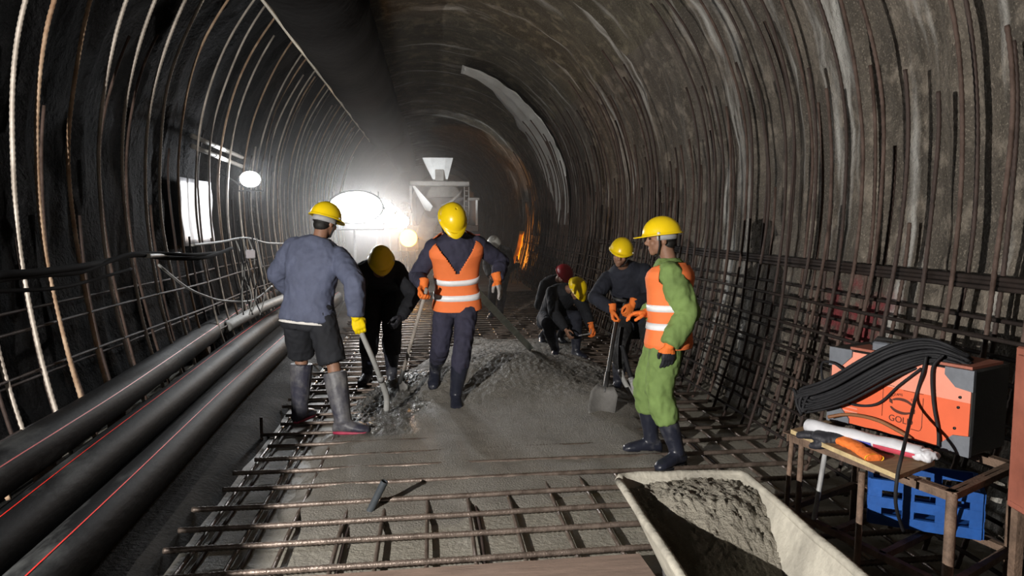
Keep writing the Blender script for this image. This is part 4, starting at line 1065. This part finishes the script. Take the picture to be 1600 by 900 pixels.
# white vinyl roll on the board
ra, rb = PZ(1262, 664, .80), PZ(1440, 706, .80)
rb = V((ra.x, ra.y, 0)).lerp(V((rb.x, rb.y, 0)), 1.0) + V((0, 0, .797)); ra.z = .800
rl = thing('vinyl_roll', (ra + rb) / 2 - V((0, 0, .03)), 'white plastic roll with blue and red print lying on the board', 'roll')
td = (rb - ra).normalized(); tu = (Z3 - td * Z3.dot(td)).normalized(); ts = td.cross(tu)
g = G(); g.tube([ra.lerp(rb, k / 14) for k in range(15)], [(.031 + .003 * math.sin(k * 1.3), .036 + .003 * math.cos(k * 2.1)) for k in range(15)], 20)
g.build('rolled_sheet', M['white_vinyl'], rl)
for t0_, t1_, mm in ((.40, .62, 'print_blue'), (.64, .98, 'print_red')):
    g = G(); rows = []
    for k in range(9):
        p = ra.lerp(rb, t0_ + (t1_ - t0_) * k / 8); rows.append([p + (ts * math.cos(a) * .041 + tu * math.sin(a) * .0365) for a in [math.radians(-48 + 9 * q_) for q_ in range(6)]])
    sgn = 1 if ts.y < 0 else -1
    if sgn < 0: rows = [[p0 - 2 * ts * ((p0 - ra).dot(ts)) for p0 in r_] for r_ in rows]
    g.loft(rows, False, False); g.build('printed_patch', M[mm], rl)
g = G(); e0 = rb
for k in range(9):
    q_ = e0 + td * rnd.uniform(-.01, .05) + ts * rnd.uniform(-.02, .02) + tu * rnd.uniform(-.018, .016); g.ball(q_, V((rnd.uniform(.02, .03), rnd.uniform(.016, .026), rnd.uniform(.012, .02))), None, 10, 7)
link('crumpled_end', blend(g, .006, 1, .006, 55), M['white_vinyl'], rl)
# glove left on the board
gw = PZ(1312, 686, .772); gd = (PZ(1262, 676, .772) - gw); gd.z = 0
gv = thing('work_glove', gw - V((0, 0, .02)), 'limp black-palmed glove with bright orange cuff lying on the board', 'glove')
g = G(); hand(g, gw, gd, (0, 0, -1), True, .12, 1.15, 1.5, .3)
link('glove_hand', blend(g, .006, 2, .003, 30), M['glove_dip'], gv)
c1 = PZ(1338, 698, .776); c2 = PZ(1366, 716, .772)
g = G(); g.tube([gw + gd.normalized() * .035, gw, c1, c2], [(.022, .046), (.022, .040), (.020, .034), (.018, .040)], 18)
link('cuff', blend(g, .006, 1, .004, 30), M['glove_orange'], gv)
dd = (c2 - c1).normalized(); g = G(); g.tube([c2 - dd * .004, c2 + dd * .004], [(.0195, .042), (.0195, .042)], 18, False); g.build('cuff_hem', mat('yellow_hem', (.8, .45, .02), .7, .1), gv)

# blue crate below, red cabinet at the edge
cr = thing('plastic_crate', (2.36, 3.24, .357), 'blue plastic crate on the lower rails of the welding stand', 'crate')
rot = Matrix.Rotation(math.radians(-32), 3, 'Z'); cc = V((2.36, 3.24, .357))
for sx, sy, lx, ly in ((0, -.15, .46, 0), (0, .15, .46, 0), (-.23, 0, 0, .30), (.23, 0, 0, .30)):
    g = G()
    for z in (.03, .115, .20): g.box(cc + rot @ V((sx, sy, z)), (lx or .022, ly or .022, .05), rot)
    n_ = 4
    for k in range(n_): 
        t = (k / (n_ - 1) - .5); g.box(cc + rot @ V((sx + (lx - .05) * t if lx else sx, sy + (ly - .05) * t if ly else sy, .115)), (.05 if lx else .018, .05 if ly else .018, .22), rot)
    g.build('side_wall', M['blue_plastic'], cr, False)
G().box(cc + V((0, 0, .02)), (.46, .30, .02), rot).build('bottom', M['blue_plastic'], cr, False)
cb = thing('metal_cabinet', (2.75, 2.6, 0), 'faded red steel cabinet standing next to the welding stand', 'cabinet')
ca = PY(1572, 700, 2.66); rot = Matrix.Rotation(math.radians(-8), 3, 'Z'); 
cbc = V((ca.x + .20, ca.y - .26, 0))
G().box(cbc + V((0, 0, .98)), (.40, .52, .66), rot, .006).build('cabinet_body', M['red_cabinet'], cb, 'auto')
G().box(cbc + rot @ V((-.204, 0, .98)), (.008, .47, .60), rot, .003).build('door', M['red_cabinet'], cb, 'auto')
for sx in (-1, 1):
    for sy in (-1, 1): G().beam(cbc + rot @ V((.17 * sx, .23 * sy, .66)), cbc + rot @ V((.17 * sx, .23 * sy, 0)), .035, .035, (1, 0, 0)).build('leg', M['angle_rust'], cb, False)

# ---------------------------------------------------------------- ventilation duct along the crown
dc = V((-1.25, 0, 4.38)); DR = .53
du = thing('ventilation_duct', (-1.25, 8, 3.85), 'big black fabric ventilation duct hung along the tunnel crown', 'duct')
g = G(); rings = []; y = -3.0
while y < 21.2:
    ph = (y % 1.5) / 1.5; k = 1 + .018 * math.cos(2 * PI * ph)
    rings.append([V((dc.x + DR * k * math.cos(a) * (1 + .02 * noise.noise(V((a, y * .8, 0)))), y, dc.z + DR * k * math.sin(a) * (1 + .025 * noise.noise(V((a * 2, y * .9, 4)))) )) for a in [2 * PI * q_ / 40 for q_ in range(40)]])
    y += .15
g.loft(rings); g.build('duct_skin', M['duct'], du)
sp_ = []; y = -3.0
while y < 21.2: sp_.append(V((dc.x - DR * 1.01 * .814, y, dc.z - DR * 1.01 * .581 + .012 * noise.noise(V((y, 1, 1)))))); y += .3
G().tube(sp_, .026, 8).build('seam', M['seam'], du)
g = G(); y = 1.0
dc2 = V((-1.12, 0, 4.44))
g.loft([[V((dc2.x + (DR - .05) * math.cos(a), yy, dc2.z + (DR - .05) * math.sin(a))) for a in [2 * PI * q_ / 32 for q_ in range(32)]] for yy in (20.8, 22, 25, 28, 32)])
g.build('duct_end_section', M['duct'], du)
for y in (2, 5, 8, 11, 14, 17, 20):
    G().tube([V((dc.x, y, dc.z + DR * .96)), V((dc.x - .2, y, dc.z + DR + .16))], .006, 6).build('hanger', M['steel_dark'], du)
# white plastic strip fixed round the crown
g = G(); rows = []; n = 46
for k in range(n + 1):
    a = 1.36 - 1.50 * k / n; s = SIDE + RC * a
    wdh = .9 + 2.0 * sm(.0, .45, k / n) - 1.7 * sm(.70, 1.0, k / n)
    y0 = 16.2 + .5 * sm(0, 1, k / n) + .12 * noise.noise(V((k * .3, 0, 2)))
    rows.append([wp(1, s, y0 + wdh * q_ / 12, .10 + .045 * noise.noise(V((k * .35, q_ * .5, 3))) + .03 * math.sin(q_ * 1.4 + k * .12)) for q_ in range(13)])
g.loft(rows, False, False)
me = bpy.data.meshes.new('s'); me.from_pydata([tuple(p) for p in g.v], [], g.f); o = bpy.data.objects.new('s', me); COL.objects.link(o)
md = o.modifiers.new('s', 'SOLIDIFY'); md.thickness = .006
out = bpy.data.meshes.new_from_object(o.evaluated_get(bpy.context.evaluated_depsgraph_get())); bpy.data.objects.remove(o)
tag(link('plastic_sheet_strip', out, M['sheet']), 'long strip of crumpled white plastic sheet stuck round the crown', 'plastic sheet')

# ---------------------------------------------------------------- left wall services
def lw(y, z, off=.42): return None
NEAR0 = [V((-2.255, -.6, 1.535)), V((-2.255, .6, 1.52)), V((-2.265, 1.8, 1.515))]
NEAR1 = [V((-2.25, -.6, 1.495)), V((-2.25, .6, 1.485)), V((-2.26, 1.8, 1.48))]
NEAR2 = [V((-2.26, -.6, 1.465)), V((-2.255, .6, 1.455)), V((-2.265, 1.8, 1.45))]
def cabpix(pix, r, mt, name, label, cat='cable'):
    return tag(G().tube(bez([q_ if isinstance(q_, V) else PY(*q_) for q_ in pix], 8), r, 8).build(name, M[mt], fix=False), label, cat)
cabpix(NEAR0 + [(-70, 440, 3.55), (0, 429, 3.95), (60, 425, 4.4), (128, 416, 5.1), (168, 408, 5.7), (215, 398, 6.3), (262, 403, 7.0), (320, 402, 7.8), (362, 388, 8.9)], .021, 'cable_black', 'cable', 'thick black cable strung along the upright bars, ending by the white box')
cabpix(NEAR1 + [(-70, 452, 3.6), (0, 437, 4.0), (60, 430, 4.45), (130, 424, 5.15), (200, 398, 6.1), (250, 396, 6.8), (300, 398, 7.4), (348, 394, 8.6)], .016, 'cable_black', 'cable', 'thinner black cable running just under the thick strung one')
cabpix(NEAR2 + [(-70, 460, 3.6), (0, 455, 4.0), (90, 450, 4.75), (150, 436, 5.5), (205, 420, 6.3)], .012, 'cable_black', 'cable', 'slim black cable sagging lowest among those strung on the bars')
cabpix([(248, 414, 6.9), (290, 448, 7.6), (320, 462, 8.2), (350, 470, 8.8), (395, 469, 9.6), (425, 447, 10.1)], .012, 'hose_grey', 'slack_wire', 'pale slack wire looping low between the bars and the jacketed worker')
cabpix([(300, 383, 7.9), (345, 378, 8.9), (385, 372, 9.6), (420, 380, 10.4), (470, 380, 11.6)], .014, 'hose_grey', 'grey_cable', 'pale grey cable tied along the bars above the white box')
cabpix([(228, 400, 6.45), (281, 397, 7.35)], .019, 'white_paint', 'conduit_pipe', 'short pale conduit piece held among the black cables', 'pipe')
for i, (y0, tx) in enumerate(((230, 'upper of two pale conduits along the wall before the small lamp'), (246, 'lower of two pale conduits along the wall before the small lamp'))):
    a = PX(300, y0 - 18, -2.85); b = PX(378, y0 + 16 - 2 * i, -2.85)
    tag(G().tube([a, a.lerp(b, .5), b], .03, 10).build('wall_conduit', M['white_paint']), tx, 'conduit')
bp_ = PY(391, 397, 9.2)
jb = thing('junction_box', bp_ - V((0, 0, .05)), 'small white junction box on the bars behind the jacketed worker', 'junction box')
G().box(bp_, (.11, .06, .105), Matrix.Rotation(.5, 3, 'Z'), .012).build('box_body', M['box_white'], jb, 'auto')
G().box(bp_ + Matrix.Rotation(.5, 3, 'Z') @ V((0, -.033, 0)), (.10, .012, .092), Matrix.Rotation(.5, 3, 'Z'), .004).build('box_lid', M['box_white'], jb, 'auto')
for k in range(7):
    x = 374 + k * 5; cab = [(x - 6 + rnd.uniform(-4, 4), 372, 9.35), (x + rnd.uniform(-5, 5), 400, 9.3), (x + rnd.uniform(-6, 8), 430, 9.25), (x + rnd.uniform(-8, 10), 462, 9.25), (x + rnd.uniform(-10, 14), 492, 9.3)]
    o = cabpix(cab, .008, 'rubber' if k % 2 else 'hose_grey', 'hanging_wire', 'thin wire in the tangle hanging below the white junction box'); o['group'] = 'wires in the tangle under the junction box'
# added white sheeting, paints the lamplit patch of wall beside the small lamp
g = G(); rows = []
for k in range(21):
    y = 9.35 + 1.3 * k / 20
    rows.append([V((prof(-1, s, .06)[0] + .03 * noise.noise(V((y * 3, s * 3, 1))), y, prof(-1, s, .06)[1])) for s in [1.55 + .85 * q_ / 10 for q_ in range(11)]])
g.loft(rows, False, False)
me = bpy.data.meshes.new('s'); me.from_pydata([tuple(p) for p in g.v], [], g.f); o = bpy.data.objects.new('s', me); COL.objects.link(o)
md = o.modifiers.new('s', 'SOLIDIFY'); md.thickness = .008
out = bpy.data.meshes.new_from_object(o.evaluated_get(bpy.context.evaluated_depsgraph_get())); bpy.data.objects.remove(o)
tag(link('wall_sheeting', out, M['white_vinyl']), 'glaring white sheeting on the wall behind bars beside the small lamp', 'plastic sheet')

# ---------------------------------------------------------------- site lights
def flood(label, c, tgt, w_, h_, energy, col, lens, stand=True, rad=.12, group=None, angle=150, wall=None):
    c = V(c); f = (V(tgt) - c).normalized(); r_ = f.cross(Z3).normalized(); u_ = r_.cross(f); rot = Matrix((r_, f, u_)).transposed()
    root = thing('floodlight', (c.x, c.y, 0 if stand else c.z - h_ / 2), label, 'floodlight', group)
    ov = lambda o_, k_: [c + f * o_ + r_ * (w_ / 2 * k_ * math.cos(2 * PI * q_ / 28)) + u_ * (h_ / 2 * k_ * math.sin(2 * PI * q_ / 28)) for q_ in range(28)]
    g = G(); g.loft([ov(-.10, .5), ov(-.085, .8), ov(-.02, 1.0), ov(.004, 1.0), ov(.004, .93)])
    for k in range(7): g.box(c - f * .10 + r_ * (w_ * .8 * (k / 6 - .5)), (.008, .05, h_ * .8), rot)
    g.build('housing', M['steel_dark'], root, 'auto')
    G().loft([ov(.000, .925), ov(.008, .92), ov(.012, .6)]).build('lens', M[lens], root, 'auto')
    g = G(); g.tube([c - f * .05 - r_ * (w_ / 2 + .015), c - f * .05 - r_ * (w_ / 2 + .02) - u_ * (h_ * .7), c - f * .05 + r_ * (w_ / 2 + .02) - u_ * (h_ * .7), c - f * .05 + r_ * (w_ / 2 + .015)], .012, 8); g.build('bracket', M['steel_dark'], root)
    if stand:
        top = c - f * .05 - u_ * (h_ * .7); b = V((top.x, top.y, .35))
        G().tube([top, b], .022, 10).build('pole', M['steel_grey'], root)
        lr_ = .5 if w_ > .3 else .2
        for k in range(3):
            a = k * 2.094 + .5; G().tube([b + V((0, 0, .5)), V((b.x + lr_ * math.cos(a), b.y + lr_ * math.sin(a), .02))], .015, 8).build('leg', M['steel_grey'], root)
    elif wall is not None:
        G().tube([c - f * .05 - u_ * (h_ * .7), V(wall)], .014, 8).build('wall_arm', M['steel_dark'], root)
    if energy: lamp('floodlight_beam', 'SPOT', c + f * .03, energy, col, rad, c + f, angle, .4)
    return root
WH = (.92, .96, 1.0)
flood('big glaring white floodlight on a stand nearest behind the jacketed worker', PY(556, 324, 12.6), (.3, 6, -.6), .95, .60, 300, WH, 'lens', angle=80)
flood('glaring white floodlight second along the row of stands', PY(590, 330, 15.2), (.4, 7, -.6), .75, .56, 200, WH, 'lens', angle=80)
flood('glaring white floodlight third along the row of stands', PY(610, 336, 18.2), (.5, 8, -.6), .62, .46, 120, WH, 'lens', angle=80)
flood('white floodlight at the far end of the row of stands', PY(626, 346, 21.0), (.6, 8, .2), .50, .42, 90, WH, 'lens', angle=80)
flood('slim floodlight on a stand lighting the mixer truck hopper', PY(634, 322, 21.8), (.75, 24.2, 3.3), .36, .26, 330, WH, 'lens', angle=60)
flood('amber glowing floodlight on a stand beside the walking worker', PY(638, 372, 16.5), (.6, 4, .6), .42, .42, 160, (1.0, .45, .06), 'lens_amber', True, .1, None, 120)
flood('small amber lamp low by the far bars, turned to the wall', PY(808, 414, 21.2), (2.75, 22.2, 1.0), .20, .16, 700, (1.0, .40, .04), 'lens_amber', True, .06, None, 70)
flood('small white lamp on the wall behind the tall bars', PY(391, 280, 10.9), (-1.9, 4.5, 1.9), .30, .24, 150, WH, 'lens', False, .08, None, 172, wp(-1, 2.6, 11.0, 0))
# the floodlight that lights the work, on the wall out of frame
flood('white floodlight on the wall beside the camera', KEY - (V((1.9, 6.2, .9)) - KEY).normalized() * .06, (1.9, 6.2, .9), .4, .3, 0, WH, 'lens', False, .1, None, 150, wp(-1, 2.9, .9, 0))
# added orange sheet, paints the amber light falling on the far wall
g = G(); rows = []
for k in range(13):
    y = 21.9 + 1.2 * k / 12; rows.append([wp(1, s, y + .5 * (1.5 - s) , .42 + .05 * noise.noise(V((y * 4, s * 4, 1)))) for s in [.35 + 1.2 * q_ / 8 for q_ in range(9)]])
g.loft(rows, False, False)
me = bpy.data.meshes.new('s'); me.from_pydata([tuple(p) for p in g.v], [], g.f); o = bpy.data.objects.new('s', me); COL.objects.link(o)
md = o.modifiers.new('s', 'SOLIDIFY'); md.thickness = .008
out = bpy.data.meshes.new_from_object(o.evaluated_get(bpy.context.evaluated_depsgraph_get())); bpy.data.objects.remove(o)
tag(link('orange_sheet', out, M['orange_sheet']), 'orange sheet glowing against the far bars beyond the walking worker', 'sheet')

# ---------------------------------------------------------------- mixer truck at the end
TY = 24.0
T = lambda px, py, y=TY: PY(px, py, y)
tc_ = T(694, 400)
tr = thing('mixer_truck', (tc_.x, TY + 1, 0), 'dusty concrete mixer truck seen from the rear at the tunnel end', 'truck')
def rect(x0, y0, x1, y1, dep, name, mt, y=TY, bev=.02):
    a = T(x0, y1, y); b = T(x1, y0, y); G().box(((a.x + b.x) / 2, y + dep / 2, (a.z + b.z) / 2), (b.x - a.x, dep, b.z - a.z), None, min(bev, (b.z - a.z) * .3, (b.x - a.x) * .3)).build(name, M[mt], tr, 'auto')
def frus(cx0, cz0, w0, d0, cz1, w1, d1, y, name, mt, cx1=None):
    cx1 = cx0 if cx1 is None else cx1
    q = lambda cx, z, w_, d_: [V((cx + sx * w_ / 2, y + sy * d_ / 2, z)) for sx, sy in ((-1, -1), (-.5, -1.15), (.5, -1.15), (1, -1), (1, 1), (-1, 1))]
    G().loft([q(cx1, cz1, w1, d1), q(cx0, cz0, w0, d0)]).build(name, M[mt], tr, False)
h0 = T(684, 247); h1 = T(688, 282)
frus(h0.x, h0.z, .98, .8, h1.z, .45, .4, TY + .3, 'charge_hopper', 'white_paint', h1.x)
rect(680, 264, 694, 284, .3, 'hopper_throat', 'mixer', TY - .05)
rect(640, 283, 734, 290, .5, 'rear_crossbeam', 'mixer', TY - .1)
for x, y0, y1 in ((642, 290, 352), (745, 312, 352)): rect(x - 1.5, y0, x + 1.5, y1, .08, 'post', 'white_paint', TY - .2, .005)
rect(731, 309, 749, 313, .1, 'side_rail', 'mixer', TY - .2, .005)
dcn = T(694, 312); rings = []
for k, (r_, yy) in enumerate(((.55, 0), (.62, .1), (.95, .9), (1.15, 2.2), (1.15, 3.4), (.8, 4.6), (.4, 5.0))):
    rings.append([V((dcn.x + r_ * math.cos(2 * PI * q_ / 32), TY + .5 + yy, dcn.z - .25 * (yy / 5) + r_ * math.sin(2 * PI * q_ / 32))) for q_ in range(32)])
G().loft(rings).build('drum', M['mixer'], tr)
# discharge chute and side fender plates
G().prism([T(644, 290), T(648, 290), T(676, 322), T(672, 330), T(664, 328)], (0, .35, 0)).build('chute_plate', M['white_paint'], tr, False)
G().tube([T(690, 322, TY - .1), T(702, 318, TY - .2), T(716, 306, TY - .2), T(722, 298, TY - .1)], .05, 10).build('chute_arm', M['mixer'], tr)
g = G(); rows = []
ca_, cb_ = T(676, 330, TY - .15), T(664, 362, TY - .9)
for k in range(7):
    p = ca_.lerp(cb_, k / 6); rows.append([p + V((.28 * math.cos(a), 0, .28 * math.sin(a))) for a in [PI + PI * q_ / 10 for q_ in range(11)]] + [p + V((.25 * math.cos(a), 0, .25 * math.sin(a) + .03)) for a in [2 * PI - PI * q_ / 10 for q_ in range(11)]])
g.loft(rows); g.build('discharge_chute', M['mixer'], tr)
rect(646, 352, 748, 362, .6, 'chassis_rail', 'mixer_dark', TY)
rect(650, 366, 744, 371, .12, 'bumper', 'mixer_dark', TY - .15)
rect(650, 308, 744, 352, .05, 'rear_bulkhead', 'mixer_dark', TY + .45)
for x in (655, 738):
    for o_ in (0, .36):
        c = T(x, 385); c.x += (o_ if x < 700 else -o_); c.y += .5; c.z = .5
        def wr2(r, o): return [V((c.x + o, c.y + r * math.cos(2 * PI * k / 28), c.z + r * math.sin(2 * PI * k / 28))) for k in range(28)]
        wh = G().loft([wr2(.28, -.13), wr2(.44, -.15), wr2(.5, -.12), wr2(.5, .12), wr2(.44, .15), wr2(.28, .13)]).build('wheel', M['rubber'], tr, 'auto')
for x in (648, 746): rect(x - 4, 366, x + 4, 371, .06, 'tail_lamp', 'stripe', TY - .2, .005)
rect(656, 300, 740, 352, 2.4, 'cab', 'mixer', TY + 5.2)
for x0, x1 in ((726, 726), (733, 733)): G().tube([T(x0, 292, TY - .15), T(x1, 352, TY - .15)], .025, 8).build('ladder_rail', M['mixer'], tr)
for k in range(7): G().tube([T(726, 298 + k * 8, TY - .15), T(733, 298 + k * 8, TY - .15)], .018, 6).build('ladder_rung', M['mixer'], tr)

# ---------------------------------------------------------------- dust haze
hz_ = bpy.data.materials.new('dust_haze'); hz_.use_nodes = True; nt = hz_.node_tree
for n_ in list(nt.nodes):
    if n_.type == 'BSDF_PRINCIPLED': nt.nodes.remove(n_)
vs = nt.nodes.new('ShaderNodeVolumeScatter'); vs.inputs['Density'].default_value = .010; vs.inputs['Anisotropy'].default_value = .65
tc0 = nt.nodes.new('ShaderNodeTexCoord'); mp0 = nt.nodes.new('ShaderNodeMapping'); mp0.vector_type = 'TEXTURE'
mp0.inputs['Location'].default_value = (-1.15, 14.5, 2.0); mp0.inputs['Scale'].default_value = (2.0, 6.5, 2.0)
gr0 = nt.nodes.new('ShaderNodeTexGradient'); gr0.gradient_type = 'SPHERICAL'; ma0 = nt.nodes.new('ShaderNodeMath'); ma0.operation = 'MULTIPLY_ADD'
ma0.inputs[1].default_value = .055; ma0.inputs[2].default_value = .006
nt.links.new(tc0.outputs['Object'], mp0.inputs[0]); nt.links.new(mp0.outputs[0], gr0.inputs[0]); nt.links.new(gr0.outputs['Fac'], ma0.inputs[0]); nt.links.new(ma0.outputs[0], vs.inputs['Density'])
nt.links.new(vs.outputs[0], nt.nodes['Material Output'].inputs['Volume'])
g = G(); g.loft([[(XC + 2.95 * math.cos(a), yy, 2.25 + 2.95 * math.sin(a) if math.sin(a) > -.7 else .15) for a in [2 * PI * k / 24 for k in range(24)]] for yy in (8.2, 40)])
ho = g.build('dust_haze', hz_, None, False); tag(ho, 'thin dusty haze glowing around the floodlights', 'haze', None, 'stuff')
